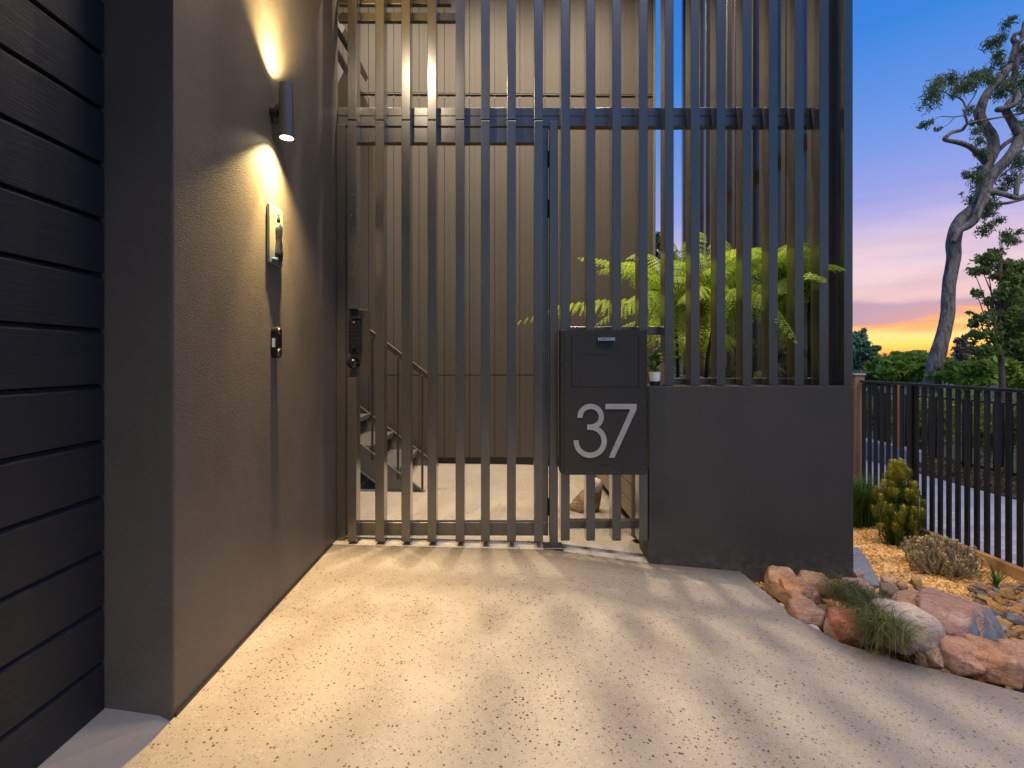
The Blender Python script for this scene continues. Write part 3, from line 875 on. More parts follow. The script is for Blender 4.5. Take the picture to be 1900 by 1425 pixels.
# ceiling strip over the front of the courtyard with its downlights (above the picture)
ce = thing('courtyard_soffit', 'high soffit lining over the courtyard', 'soffit', (-0.1,3.9,5.4))
MB().box(-2.4, 2.45, 2.80, 4.60, 5.4, 5.5).obj('lining', M['soffit'], ce)  # right end carried out past the side screen for the added gravel lamp
def downlight(x, y, z, power, label, spot=128, col=(1.0,0.80,0.56), tilt=(0,0,0), r=0.055):
    d = thing('downlight', label, 'downlight', (x,y,z-0.012), 'recessed downlights in the soffits')
    MB().tube([(x,y,z-0.001),(x,y,z-0.010)], 0.05, 24).obj('trim_ring', M['steel'], d)
    MB().tube([(x,y,z-0.0105),(x,y,z-0.0125)], 0.034, 20).obj('lens', M['down_glow'], d)
    l = bpy.data.lights.new('downlight_beam', 'SPOT'); l.energy = power; l.spot_size = R(spot); l.spot_blend = 0.9
    l.shadow_soft_size = r; l.color = col
    lo = bpy.data.objects.new('downlight_beam', l); COL.objects.link(lo)
    lo.location = (x,y,z-0.05); lo.rotation_euler = tilt
    return d
# ---- downlights
downlight(-0.12, 3.50, 5.4, 500, 'downlight in the courtyard soffit above the middle of the gate')
downlight(1.00, 3.55, 5.4, 430, 'downlight in the courtyard soffit above the planter')
downlight(-1.25, 3.50, 5.4, 500, 'downlight in the courtyard soffit above the stairs')
downlight(2.20, 3.55, 5.4, 330, 'downlight added in an unseen overhang to warm the gravel bed', spot=75, col=(1.0,0.72,0.40))  # added lamp, no fixture known here; brightens the gravel
downlight(-0.60, 1.55, 3.20, 70, 'downlight in the entrance soffit nearest the gate', spot=172)
downlight(-0.62, -0.9, 3.20, 85, 'downlight in the entrance soffit over the garage door', spot=120)

# ---- wall lamp
LX, LYY = -0.832, 1.985
wlamp = thing('wall_lamp', 'black cylindrical up and down wall lamp, lit warm, on rendered wall', 'lamp', (WX,LYY,1.96))
zc = 1.965
MB().tube([(WX+0.001,LYY+0.02,zc),(WX+0.022,LYY+0.02,zc),(WX+0.024,LYY+0.02,zc)], [0.036,0.036,0.033], 28).obj('wall_plate', M['black'], wlamp, smooth=False)
MB().tube([(WX+0.024,LYY+0.012,zc),(LX-0.02,LYY+0.004,zc)], 0.012, 14).obj('arm', M['black'], wlamp)
zt_, zb_ = 2.066, 1.860
body = MB()
seg = 32
rings = [(0.0255,zb_+0.012),(0.0255,zb_),(0.0285,zb_),(0.0285,1.905),(0.0278,1.9055),(0.0278,1.9075),(0.0285,1.908),(0.0285,2.018),(0.0278,2.0185),(0.0278,2.0205),(0.0285,2.021),(0.0285,zt_),(0.0255,zt_),(0.0255,zt_-0.012)]
for r_, z_ in rings:
    for k in range(seg): body.v.append((LX+r_*math.cos(2*math.pi*k/seg), LYY+r_*math.sin(2*math.pi*k/seg), z_))
for i in range(len(rings)-1):
    for k in range(seg):
        body.f.append((i*seg+k, i*seg+(k+1)%seg, (i+1)*seg+(k+1)%seg, (i+1)*seg+k)); body.m.append(0)
body.obj('body', M['lamp_body'], wlamp)
for z_, d_ in ((zb_+0.010, -1), (zt_-0.010, 1)):
    MB().tube([(LX,LYY,z_),(LX,LYY,z_-0.002*d_)], 0.0254, 28).obj('lens', M['lamp_glow'], wlamp)
    for size, blend, power in ((54, 0.7, 80), (118, 1.0, 135)):
        l = bpy.data.lights.new('lamp_beam', 'SPOT'); l.energy = power if d_ < 0 else power*0.75
        l.spot_size = R(size); l.spot_blend = blend; l.shadow_soft_size = 0.012; l.color = (1.0,0.66,0.25)
        lo = bpy.data.objects.new('lamp_beam', l); COL.objects.link(lo)
        lo.location = (LX,LYY,z_+0.006*d_); lo.rotation_euler = (0 if d_ < 0 else R(180), 0, 0)

# ---- ceramic plaque with a draped figure in relief
pl = thing('wall_plaque', 'cream glazed ceramic tile with blue-grey relief of a draped figure below lamp', 'plaque', (WX,2.007,1.37))
ceramic = NT('cream_blue_glaze')
_p = ceramic.pos(); _s = ceramic.n('ShaderNodeSeparateXYZ', {0: _p})
_n = ceramic.noise(_p, 30, 4, 0.6)
_g = ceramic.math('ADD', _s.outputs[2], ceramic.math('MULTIPLY', _n, 0.06))
ceramic.out(color=ceramic.ramp(ceramic.math('MULTIPLY', ceramic.math('SUBTRACT', _g, 1.36), 4.0), [(0.02,(0.05,0.09,0.14)),(0.28,(0.10,0.14,0.16)),(0.42,(0.20,0.20,0.16)),(1.0,(0.25,0.24,0.20))]), rough=0.4)
MB().box(WX+0.001, WX+0.013, 1.948, 2.066, 1.372, 1.600).obj('tile', ceramic.mat, pl, bevel=0.004, segs=3)
glz = flat('blue_grey_relief_glaze', (0.015,0.02,0.026), 0.3)
def relief(prof, yc, mat, name, d=0.015, seg=9):
    """half-round relief: list of (z, half width) from bottom to top, bulging out of the tile."""
    mb = MB(); n0 = 0
    for i, (z, w) in enumerate(prof):
        for k in range(seg+1):
            a = math.pi*k/seg
            wob = 1+0.22*math.sin(5*a+z*60)*(w > 0.012)
            mb.v.append((WX+0.0125+d*min(1,w/0.014)*math.sin(a)*wob, yc-w*math.cos(a), z))
    for i in range(len(prof)-1):
        for k in range(seg):
            a = i*(seg+1)+k
            mb.f.append((a,a+1,a+seg+2,a+seg+1)); mb.m.append(0)
    return mb.obj(name, mat, pl, smooth=True)
relief([(1.392,0.010),(1.396,0.028),(1.42,0.027),(1.45,0.022),(1.48,0.020),(1.505,0.024),(1.522,0.023),(1.534,0.012),(1.540,0.006)], 2.020, glz, 'figure_robe')
relief([(1.538,0.003),(1.543,0.0085),(1.552,0.010),(1.560,0.009),(1.567,0.006),(1.574,0.0075),(1.580,0.002)], 2.020, glz, 'figure_head', 0.014)
relief([(1.455,0.003),(1.462,0.007),(1.480,0.009),(1.490,0.008),(1.500,0.003)], 2.012, glz, 'figure_arms', 0.020)
relief([(1.378,0.012),(1.384,0.045),(1.392,0.047),(1.399,0.030),(1.402,0.008)], 2.010, flat('dark_blue_glaze', (0.04,0.07,0.12), 0.12), 'figure_base', 0.009)
relief([(1.40,0.002),(1.405,0.007),(1.42,0.009),(1.435,0.006),(1.442,0.002)], 2.048, glz, 'side_ornament', 0.010)

# ---- doorbell
db = thing('video_doorbell', 'small black rounded video doorbell with pale side sticker on rendered wall', 'doorbell', (WX,2.007,1.0))
def capsule(y0, y1, z0, z1, x0, x1, name, mat, parent, r=None, seg=10, bev=0.003):
    r = r or (y1-y0)/2; pts = []
    for (cy, cz, a0) in ((y1-r, z1-r, 0), (y0+r, z1-r, 90), (y0+r, z0+r, 180), (y1-r, z0+r, 270)):
        for k in range(seg+1):
            a = R(a0+90*k/seg); pts.append((cy+r*math.cos(a), cz+r*math.sin(a)))
    return MB().prism(pts, 'x', x0, x1).obj(name, mat, parent, bevel=bev, segs=2)
capsule(1.984, 2.030, 1.008, 1.132, WX+0.001, WX+0.026, 'housing', M['gloss_black'], db, 0.020)
MB().box(WX+0.006, WX+0.018, 1.9832, 1.9838, 1.050, 1.085).obj('sticker', M['sticker'], db)
for z_, r_, m_ in ((1.114,0.010,'gloss_black'),(1.030,0.014,'black')):
    MB().tube([(WX+0.026,2.007,z_),(WX+0.030,2.007,z_),(WX+0.031,2.007,z_)], [r_,r_,r_*0.8], 20).obj('camera_lens' if r_ < 0.012 else 'button', M[m_], db)
    ring = MB()
    for k in range(24):
        a = 2*math.pi*k/24
        for rr, xx in ((r_+0.0005,0.0262),(r_+0.0005,0.0290),(r_+0.002,0.0290),(r_+0.002,0.0262)):
            ring.v.append((WX+xx, 2.007+rr*math.cos(a), z_+rr*math.sin(a)))
    for k in range(24):
        for j in range(4):
            ring.f.append((k*4+j, k*4+(j+1)%4, ((k+1)%24)*4+(j+1)%4, ((k+1)%24)*4+j)); ring.m.append(0)
    ring.obj('ring', M['steel'], db)

# ---- letterbox
LBY = 2.600
def lx(px): return (px-VX)*LBY/F
def lz(py): return 1+(VY-py)*LBY/F
lb = thing('letterbox', 'black steel parcel letterbox with large silver number 37 on its front', 'letterbox', (lx(1123),LBY+0.05,lz(881)))
MB().box(lx(1041), 0.743, LBY+0.006, LBY+0.105, lz(880), lz(611.5)).obj('box', M['letterbox'], lb, bevel=0.002)
# face plate around the door opening
d0, d1, e0, e1 = lx(1061), lx(1184.5), lz(717.5), lz(624.5)
X0, X1, Z0, Z1 = lx(1047.5), lx(1198), lz(881), lz(611)
fp = MB(); y0, y1 = LBY, LBY+0.005
fp.box(X0, d0-0.0025, y0, y1, Z0, Z1).box(d1+0.0025, X1, y0, y1, Z0, Z1).box(d0-0.0025, d1+0.0025, y0, y1, e1+0.0025, Z1).box(d0-0.0025, d1+0.0025, y0, y1, Z0, e0-0.0025)
fp.obj('face_plate', M['letterbox'], lb)
dr = MB().box(d0, d1, LBY-0.0015, LBY+0.0055, e0, e1).obj('parcel_door', M['letterbox'], lb, bevel=0.0015, segs=2)
MB().box(lx(1073), lx(1173), LBY-0.0030, LBY-0.0016, lz(659), lz(649.5)).obj('mail_flap', M['letterbox'], dr, bevel=0.0006)
hd = MB().prism([(LBY-0.0015,lz(626.8)),(LBY-0.028,lz(626.8)),(LBY-0.030,lz(632.4)),(LBY-0.027,lz(632.4)),(LBY-0.0255,lz(627.6)),(LBY-0.0015,lz(627.6))][::-1], 'x', lx(1108), lx(1138.5)).obj('pull_handle', M['steel'], dr)
def text(s, size, loc, mat, parent, name, extrude=0.0005, rot=(90,0,0), spacing=1.0):
    cu = bpy.data.curves.new(name, 'FONT'); cu.body = s; cu.size = size; cu.extrude = extrude
    cu.align_x = 'CENTER'; cu.align_y = 'CENTER'; cu.space_character = spacing
    tmp = bpy.data.objects.new(name, cu); COL.objects.link(tmp)
    dg = bpy.context.evaluated_depsgraph_get()
    me = bpy.data.meshes.new_from_object(tmp.evaluated_get(dg))
    bpy.data.objects.remove(tmp)
    me.transform(Matrix.Rotation(R(rot[2]),4,'Z') @ Matrix.Rotation(R(rot[0]),4,'X'))
    me.materials.clear(); me.materials.append(mat)
    return inst(name, me, loc, parent)
text('PARCELS', 0.0185, (lx(1123.2), LBY-0.0306, lz(629.7)), M['ink'], hd, 'lettering', 0.0003, spacing=1.05)
text('///Milkcan', 0.0135, (lx(1123), LBY-0.0006, lz(862.5)), M['ink'], lb, 'maker_lettering', 0.0004)
# rivets
rm = MB().tube([(0,0,0),(0,-0.0012,0),(0,-0.002,0)], [0.0034,0.0030,0.0012], 10).mesh('rivet', flat('painted_rivet', (0.07,0.07,0.075), 0.4))
for px, py in [(1051.5,614),(1090,614),(1099,614),(1140,613),(1149.5,613.5),(1188,613.5),(1194,613.5),(1193.5,621.5),(1051.5,676),(1193.5,677),
               (1051.5,742.5),(1194,743),(1051,810),(1193.7,810.5),(1193.4,867),(1052,876),(1090,876.5),(1098.5,876.8),(1140.5,876),(1148.8,876),(1188,876),(1193,876)]:
    inst('rivet', rm, (lx(px), LBY-0.0002, lz(py)), lb)
# numerals, measured off in a 1514 x 1425 grid over the plate
def gp_(u, v): return (lx(1040+u/8.906), lz(730+v/8.906))
def band(cl, w, n0=None):
    """mitred band around a centre line in grid units"""
    L=[]; Rr=[]
    for i, p in enumerate(cl):
        a = cl[max(i-1,0)]; b = cl[min(i+1,len(cl)-1)]
        dx, dy = b[0]-a[0], b[1]-a[1]; l = math.hypot(dx,dy) or 1
        nx_, ny_ = -dy/l, dx/l
        L.append((p[0]+nx_*w/2, p[1]+ny_*w/2)); Rr.append((p[0]-nx_*w/2, p[1]-ny_*w/2))
    return L, Rr
def strip_mesh(cl, w, ya, yb, mb):
    L, Rr = band(cl, w); n = len(cl); b = len(mb.v)
    for yy in (ya, yb):
        for q in L: g_ = gp_(*q); mb.v.append((g_[0], yy, g_[1]))
        for q in Rr: g_ = gp_(*q); mb.v.append((g_[0], yy, g_[1]))
    for i in range(n-1):
        mb.f += [(b+i,b+i+1,b+n+i+1,b+n+i), (b+2*n+i,b+3*n+i,b+3*n+i+1,b+2*n+i+1), (b+i,b+2*n+i,b+2*n+i+1,b+i+1), (b+n+i,b+n+i+1,b+3*n+i+1,b+3*n+i)]
    mb.f += [(b,b+n,b+3*n,b+2*n),(b+n-1,b+3*n-1,b+4*n-1,b+2*n-1)]
    mb.m += [0]*(4*(n-1)+2)
ya, yb = LBY-0.0075, LBY-0.0003
three = MB()
cl = [(318,400),(318,392)] + [(495-176*math.cos(a), 385-172*math.sin(a)) for a in np.linspace(0, math.pi, 22)] + [(495+176*math.cos(a), 385+171*math.sin(a)) for a in np.linspace(0.1, math.pi/2, 12)] + [(435,556)]
strip_mesh(cl, 84, ya, yb, three)
cl = [(435,556.5),(487,556.5)] + [(487+231*math.sin(a), 788-231*math.cos(a)) for a in np.linspace(0.08, math.pi/2, 14)] + [(487+231*math.cos(a), 788+231*math.sin(a)) for a in np.linspace(0.08, math.pi, 26)][:-1] + [(256,782),(256,774)]
strip_mesh(cl, 84, ya+0.0001, yb, three)
three.obj('numeral_three', M['silver'], lb)
sv = MB(); sv.prism([gp_(*q) for q in ((738,172),(1252,172),(1252,258),(885,1060),(795,1060),(1150,258),(738,258))], 'y', ya, yb)
sv.obj('numeral_seven', M['silver'], lb)

# ---- potted plant standing on the planter wall
pot = thing('potted_plant', 'small leafy plant in a white pot with black foot beside letterbox', 'potted plant', (0.826,2.755,zpl))
pz = zpl+0.001
MB().tube([(0.826,2.755,pz),(0.826,2.755,pz+0.022)], [0.026,0.0275], 22).obj('pot_foot', M['black'], pot)
MB().tube([(0.826,2.755,pz+0.0225),(0.826,2.755,pz+0.072),(0.826,2.755,pz+0.072),(0.826,2.755,pz+0.062)], [0.0275,0.033,0.0295,0.028], 22).obj('pot', M['white_pot'], pot)
def leaf_shape(c, d, n, L, W, fold=0.25, seg=4):
    """a pointed leaf from c along d, facing n; returns verts, faces"""
    d = d.normalized(); s = d.cross(n).normalized(); n = s.cross(d)
    vs = []
    for i in range(seg+1):
        t = i/seg; w = W*math.sin(math.pi*min(1,(t*0.92+0.06)))**0.8
        p = c + d*L*t - n*L*0.25*t*t
        vs += [p - s*w/2 + n*fold*w/2, p, p + s*w/2 + n*fold*w/2]
    fs = []
    for i in range(seg):
        a = i*3
        fs += [(a,a+1,a+4,a+3),(a+1,a+2,a+5,a+4)]
    return vs, fs
lf = MB()
rd = random.Random(5)
for k in range(46):
    a = rd.uniform(0, 2*math.pi); h = rd.uniform(0.0,0.11); r0 = rd.uniform(0.0,0.02)
    c = Vector((0.826+r0*math.cos(a), 2.755+r0*math.sin(a), pz+0.066+h*0.9))
    d = Vector((math.cos(a), math.sin(a)*0.5, rd.uniform(0.1,1.2)))
    v_, f_ = leaf_shape(c, d, Vector((0,-0.3,1)), rd.uniform(0.022,0.045), rd.uniform(0.014,0.024)); lf.quadm(v_, f_)
lf.obj('foliage', M['pot_leaf'], pot, smooth=True)
st = MB()
for k in range(5):
    a = k*1.3
    st.tube([(0.826,2.755,pz+0.06),(0.826+0.012*math.cos(a),2.755+0.01*math.sin(a),pz+0.12),(0.826+0.022*math.cos(a),2.755+0.015*math.sin(a),pz+0.175)], 0.0015, 5)
st.obj('stem', M['strap'], pot)
bl = MB()
for k in range(16):
    a = k*2.4; q = k/16
    c = Vector((0.832, 2.753, pz+0.205))
    v_, f_ = leaf_shape(c, Vector((math.cos(a),math.sin(a)*0.6,1.4*q-0.4)), Vector((0,0,1)), 0.017, 0.012); bl.quadm(v_, f_)
bl.obj('flower', M['bloom'], pot, smooth=True)

# ---- stairs in the courtyard
sc_ = thing('staircase', 'open steel staircase with grey grit treads and brown handrail behind the gate', 'stairs', (-0.9,4.3,0))
NY, FY = 3.87, 4.80
def zs(x): return 0.75*(-0.56-x)
for nm, ya_, yb_, off in (('stringer', NY-0.03, NY+0.02, 0.0), ('stringer', FY-0.02, FY+0.03, 0.0)):
    x0, x1 = -2.35, -0.585
    mb = MB()
    mb.prism([(x0,zs(x0)-0.20),(-0.90,zs(-0.90)-0.20),(-0.845,0.002),(-0.585,0.002),(x1,zs(x1)),(x0,zs(x0))], 'y', ya_+0.018, ya_+0.026)
    mb.prism([(x0,zs(x0)+0.001),(x0,zs(x0)-0.012),(x1,zs(x1)-0.012),(x1,zs(x1)+0.001)][::-1], 'y', ya_, ya_+0.0175)
    mb.prism([(x0,zs(x0)-0.20),(x0,zs(x0)-0.214),(-0.86,zs(-0.86)-0.214),(-0.86,zs(-0.86)-0.20)][::-1], 'y', ya_, ya_+0.0175)
    mb.obj(nm, M['stair_steel'], sc_)
MB().box(-0.87, -0.575, NY-0.035, NY+0.03, -0.001, 0.012).obj('foot_plate', M['stair_steel'], sc_)
for k in range(7):
    xr_ = -0.778-0.226*k; zz_ = 0.167*(k+1)
    MB().box(xr_-0.262, xr_, NY+0.024, FY-0.021, zz_-0.045, zz_).obj('tread', M['tread'], sc_, bevel=0.003)
    MB().box(xr_-0.03, xr_-0.022, NY+0.05, FY-0.05, zz_-0.12, zz_-0.046).obj('tread_bracket', M['black'], sc_)
def zh(x): return 0.905+0.76*(-0.558-x)
MB().prism([(-2.3,zh(-2.3)-0.05),(-0.552,zh(-0.552)-0.05),(-0.552,zh(-0.552)),(-2.3,zh(-2.3))], 'y', NY-0.012, NY+0.030).obj('handrail', M['handrail'], sc_, bevel=0.004)
for px in (784,739,691.5):
    xb_ = (px-VX)*NY/F
    MB().box(xb_-0.008, xb_+0.008, NY-0.018, NY-0.001, max(0.01, zs(xb_)-0.06), zh(xb_)-0.045).obj('baluster', M['handrail'], sc_, bevel=0.002)
for xb_ in (-1.19,-1.41,-1.63,-1.85,-2.07):
    MB().box(xb_-0.008, xb_+0.008, NY-0.018, NY-0.001, zs(xb_)-0.06, zh(xb_)-0.045).obj('baluster', M['handrail'], sc_, bevel=0.002)
# upper flight seen high at the left
mb = MB(); Yq = 4.0
def PX(px,py): q = P(px,py,Yq); return (q.x,q.z)
mb.prism([PX(560,-95),PX(614,2),PX(640,52),PX(635,62),PX(560,-60)][::-1], 'y', Yq, Yq+0.7)
mb.obj('upper_stringer', M['stair_steel'], sc_)
mb = MB(); mb.prism([PX(540,-35),PX(634,126),PX(600,195),PX(540,195)][::-1], 'y', Yq+0.05, Yq+0.75)
mb.obj('upper_landing', M['stair_steel'], sc_)
MB().box(-0.66,-0.60,4.75,4.86,-0.005,0.075).obj('foot_block', M['stair_steel'], sc_)

# ---- stone ornament on the courtyard floor
so = thing('stone_ornament', 'small carved brown stone ornament with rounded grey top behind letterbox slats', 'ornament', (0.56,3.5,0))
ornm = rock_mat('carved_brown_stone', [(0.14,0.08,0.04),(0.28,0.17,0.09),(0.40,0.28,0.16),(0.50,0.40,0.28)], 9, (0.3,0,0))
def blob(prof, cx, cy, sxx, syy, lump, seed, seg=20, lean=0.0):
    mb = MB()
    for i, (z, r_) in enumerate(prof):
        for k in range(seg):
            a = 2*math.pi*k/seg
            p = Vector((math.cos(a), math.sin(a), z*9))
            rr = r_*(1+lump*noise.noise(p*1.7+Vector((seed,0,0)))+0.05*math.sin(9*a)*(lump>0.1))
            mb.v.append((cx+lean*z+rr*sxx*math.cos(a), cy+rr*syy*math.sin(a), z+zfl))
    for i in range(len(prof)-1):
        for k in range(seg):
            a = i*seg+k; b = i*seg+(k+1)%seg
            mb.f.append((a,b,b+seg,a+seg)); mb.m.append(0)
    mb.f.append(tuple(reversed(range(seg)))); mb.m.append(0)
    e = (len(prof)-1)*seg; mb.f.append(tuple(range(e,e+seg))); mb.m.append(0)
    return mb
zfl = drive_z(0.56)*0.6-0.004
blob([(0,0.080),(0.012,0.088),(0.035,0.090),(0.055,0.084),(0.06,0.078),(0.075,0.080),(0.10,0.062),(0.118,0.046),(0.125,0.040),(0.138,0.034),(0.145,0.012)], 0.535, 3.50, 0.85, 0.8, 0.22, 1, lean=0.3).obj('base', ornm, so, smooth=True)
blob([(0,0.034),(0.02,0.038),(0.08,0.042),(0.128,0.046)], 0.640, 3.52, 0.95, 0.95, 0.10, 4, lean=0.06).obj('column', ornm, so, smooth=True)
blob([(0.129,0.040),(0.135,0.050),(0.155,0.058),(0.185,0.058),(0.205,0.048),(0.218,0.026),(0.222,0.006)], 0.640, 3.52, 1, 1, 0.12, 9).obj('round_top', M['rock_white'], so, smooth=True)
# ================================================================== FERNS IN THE PLANTER
def bez(p0, p1, p2, n):
    return [p0*(1-t)**2 + p1*2*t*(1-t) + p2*t*t for t in [i/(n-1) for i in range(n)]]

def frond(name, p0, p1, p2, parent, mat='fern', pin=0.17, n=23, seed=0, rad=0.004, width=1.0):
    """rachis with paired pinnae, each pinna a row of small leaflets"""
    rr = random.Random(seed)
    pts = bez(p0, p1, p2, n)
    V=[]; Fc=[]; T=[]
    L = (p1-p0).length+(p2-p1).length
    for i in range(2, n):
        t = i/(n-1)
        p = pts[i]; d = (pts[min(i+1,n-1)]-pts[i-1]).normalized()
        side = d.cross(Vector((0,0,1)))
        if side.length < 0.1: side = Vector((1,0,0))
        side.normalize(); upv = side.cross(d)
        pl_ = pin*width*min(1, 0.35+t*2.2)*(1-t)**0.62 + 0.012
        for s in (-1, 1):
            dirp = (side*s + d*(0.28+0.5*t) + Vector((0,0,-0.30-0.25*rr.random()))).normalized()
            m = max(4, int(pl_/0.012))
            tint = min(1, max(0, rr.gauss(0.35, 0.25)))
            curl = rr.uniform(0.2, 0.5)
            wl_ = L*0.5/n*0.95*min(1.6, 1.0+0.2)
            for j in range(m):
                q = j/m
                c = p + dirp*pl_*q + Vector((0,0,-curl*pl_*q*q))
                dd = (dirp + Vector((0,0,-2*curl*q))).normalized()
                ss = dd.cross(upv).normalized()
                lw = (0.003+0.33*min(0.034, L/n)*width*(1-q)**0.5)
                step = pl_/m
                for s2 in (-1, 1):
                    b = len(V)
                    tip = c + ss*s2*lw + dd*step*0.9 + Vector((0,0,-0.25*lw))
                    V += [c, c+dd*step*0.62, tip+dd*step*0.25, tip-dd*step*0.25]
                    Fc.append((b,b+1,b+2,b+3)); T.append(tint)
    me = fastmesh(name, np.array([tuple(v-origin_of(parent)) for v in V]), Fc, M[mat], attr=T)
    o = link(name, me, parent)
    MB().tube(pts, [rad*(1-0.8*i/(n-1)) for i in range(n)], 5).obj('rachis', M['stem'], o, smooth=True)
    return o

def fern_plant(label, stem_pts, stem_r, crown, fronds, mat='fern', pin=0.17, seed=0):
    th = thing('tree_fern', label, 'fern', stem_pts[0], 'ferns growing in the raised planter')
    MB().tube(stem_pts, stem_r, 8, noise_amp=0.3).obj('trunk', M['stem'], th, smooth=True)
    rx_ = random.Random(seed*17)
    for k in range(19):
        a = rx_.uniform(0, 6.28); L_ = rx_.uniform(0.32, 0.6)
        q = crown+Vector((L_*math.cos(a), 0.35*L_*math.sin(a), rx_.uniform(-0.30, 0.22)))
        q.y = max(q.y, 2.86)
        if q.x > 1.72: q.x = 1.72-0.1*rx_.random()
        fronds = fronds + [(VX+q.x*F/q.y, VY-(q.z-1)*F/q.y, q.y, rx_.uniform(0.08,0.26), rx_.uniform(0.12,0.18))]
    for i, fr in enumerate(fronds):
        px, py, Y = fr[:3]; rise = fr[3] if len(fr) > 3 else 0.10
        tip = P(px, py, Y)
        mid = (crown+tip)/2; mid.z = max(crown.z, tip.z)+rise
        frond('frond', crown, mid, tip, th, mat, (fr[4] if len(fr) > 4 else pin), seed=seed*50+i)
    return th

cA = P(1262, 560, 3.35)
fern_plant('bright green tree fern on the slimmest dark stem, nearest the letterbox',
    [P(1258,700,3.35)+Vector((0,0,-0.05)), P(1256,640,3.35), P(1252,590,3.35), cA], [0.012,0.010,0.009,0.009], cA,
    [(952,600,3.5,0.10),(1000,575,3.2,0.06),(1075,478,3.5,0.0,0.13),(1108,600,3.15,0.08),(1160,560,2.95,0.12),(1165,478,2.85,0.18,0.11),(1235,438,3.45,0.02,0.12),
     (1190,640,3.1,0.20),(1300,432,3.6,0.04,0.14),(1120,500,3.7,0.12),(1215,600,3.6,0.25),(1255,660,3.0,0.22,0.15),(1170,520,3.3,0.05),(1290,650,3.5,0.2)], seed=1)
cB = P(1335, 552, 3.2)
fern_plant('bright green tree fern on a leaning stem in the middle of the planter',
    [P(1308,700,3.2)+Vector((0,0,-0.05)), P(1312,668,3.2), P(1322,615,3.2), cB], [0.014,0.011,0.010,0.009], cB,
    [(1476,632,2.62,0.16,0.13),(1420,600,2.9,0.15),(1290,470,3.4,0.02),(1335,440,3.5,0.0,0.13),(1262,560,2.95,0.14),(1370,640,3.0,0.24),(1300,640,3.4,0.24),
     (1405,500,3.5,0.04),(1440,540,3.3,0.10),(1350,470,3.1,0.03,0.12),(1330,620,2.95,0.22),(1225,520,3.0,0.10,0.12),(1390,580,3.45,0.2)], seed=2)
cC = P(1480, 545, 3.02)
fern_plant('shorter tree fern at the right corner of the planter reaching out between slats',
    [P(1470,705,3.02)+Vector((0,0,-0.05)), P(1474,650,3.02), P(1477,600,3.02), cC], [0.015,0.012,0.010,0.009], cC,
    [(1565,498,2.64,0.12,0.10),(1528,520,2.68,0.16,0.10),(1500,455,3.2,0.0,0.12),(1420,470,3.3,0.06),(1400,640,3.1,0.2),(1455,640,2.95,0.2),(1500,630,3.0,0.22),(1440,560,3.2,0.16),(1465,480,2.95,0.06,0.12)], 'fern', seed=3)
cD = P(1292, 628, 3.75)
fern_plant('darker green fern filling the back of the planter between the stems',
    [P(1290,700,3.75)+Vector((0,0,-0.05)), P(1291,670,3.75), P(1292,650,3.75), cD], [0.012,0.011,0.010,0.009], cD,
    [(1215,620,3.6,0.12),(1235,680,3.5,0.16),(1262,560,3.8,0.05),(1300,540,3.9,0.03),(1345,580,3.8,0.08),(1372,640,3.6,0.14),(1330,690,3.5,0.18),(1280,690,3.4,0.18)], seed=6)
# low ferns
def low_fern(label, px, py, Y, spread, seed, n=11, h=0.10):
    c = P(px, py, Y)
    th = thing('fern_clump', label, 'fern', c, 'low fern clumps at the foot of the planter slats')
    rr = random.Random(seed)
    for k in range(n):
        a = 2*math.pi*k/n+rr.uniform(-.2,.2); r_ = spread*rr.uniform(0.7,1.0)
        tip = c+Vector((r_*math.cos(a), r_*0.6*math.sin(a), rr.uniform(-0.02,0.06)))
        mid = (c+tip)/2+Vector((0,0,h*rr.uniform(0.8,1.6)))
        frond('frond', c, mid, tip, th, 'fern_dull', 0.07, n=22, seed=seed*70+k, rad=0.002, width=0.8)
low_fern('low olive fern clump between the two middle slats of planter', 1402, 706, 3.05, 0.22, 11)
low_fern('small olive fern clump low behind the slats near the leaning stem', 1352, 702, 3.3, 0.16, 12)
low_fern('low olive fern clump set higher, third gap from the corner', 1452, 676, 3.15, 0.20, 13, h=0.14)

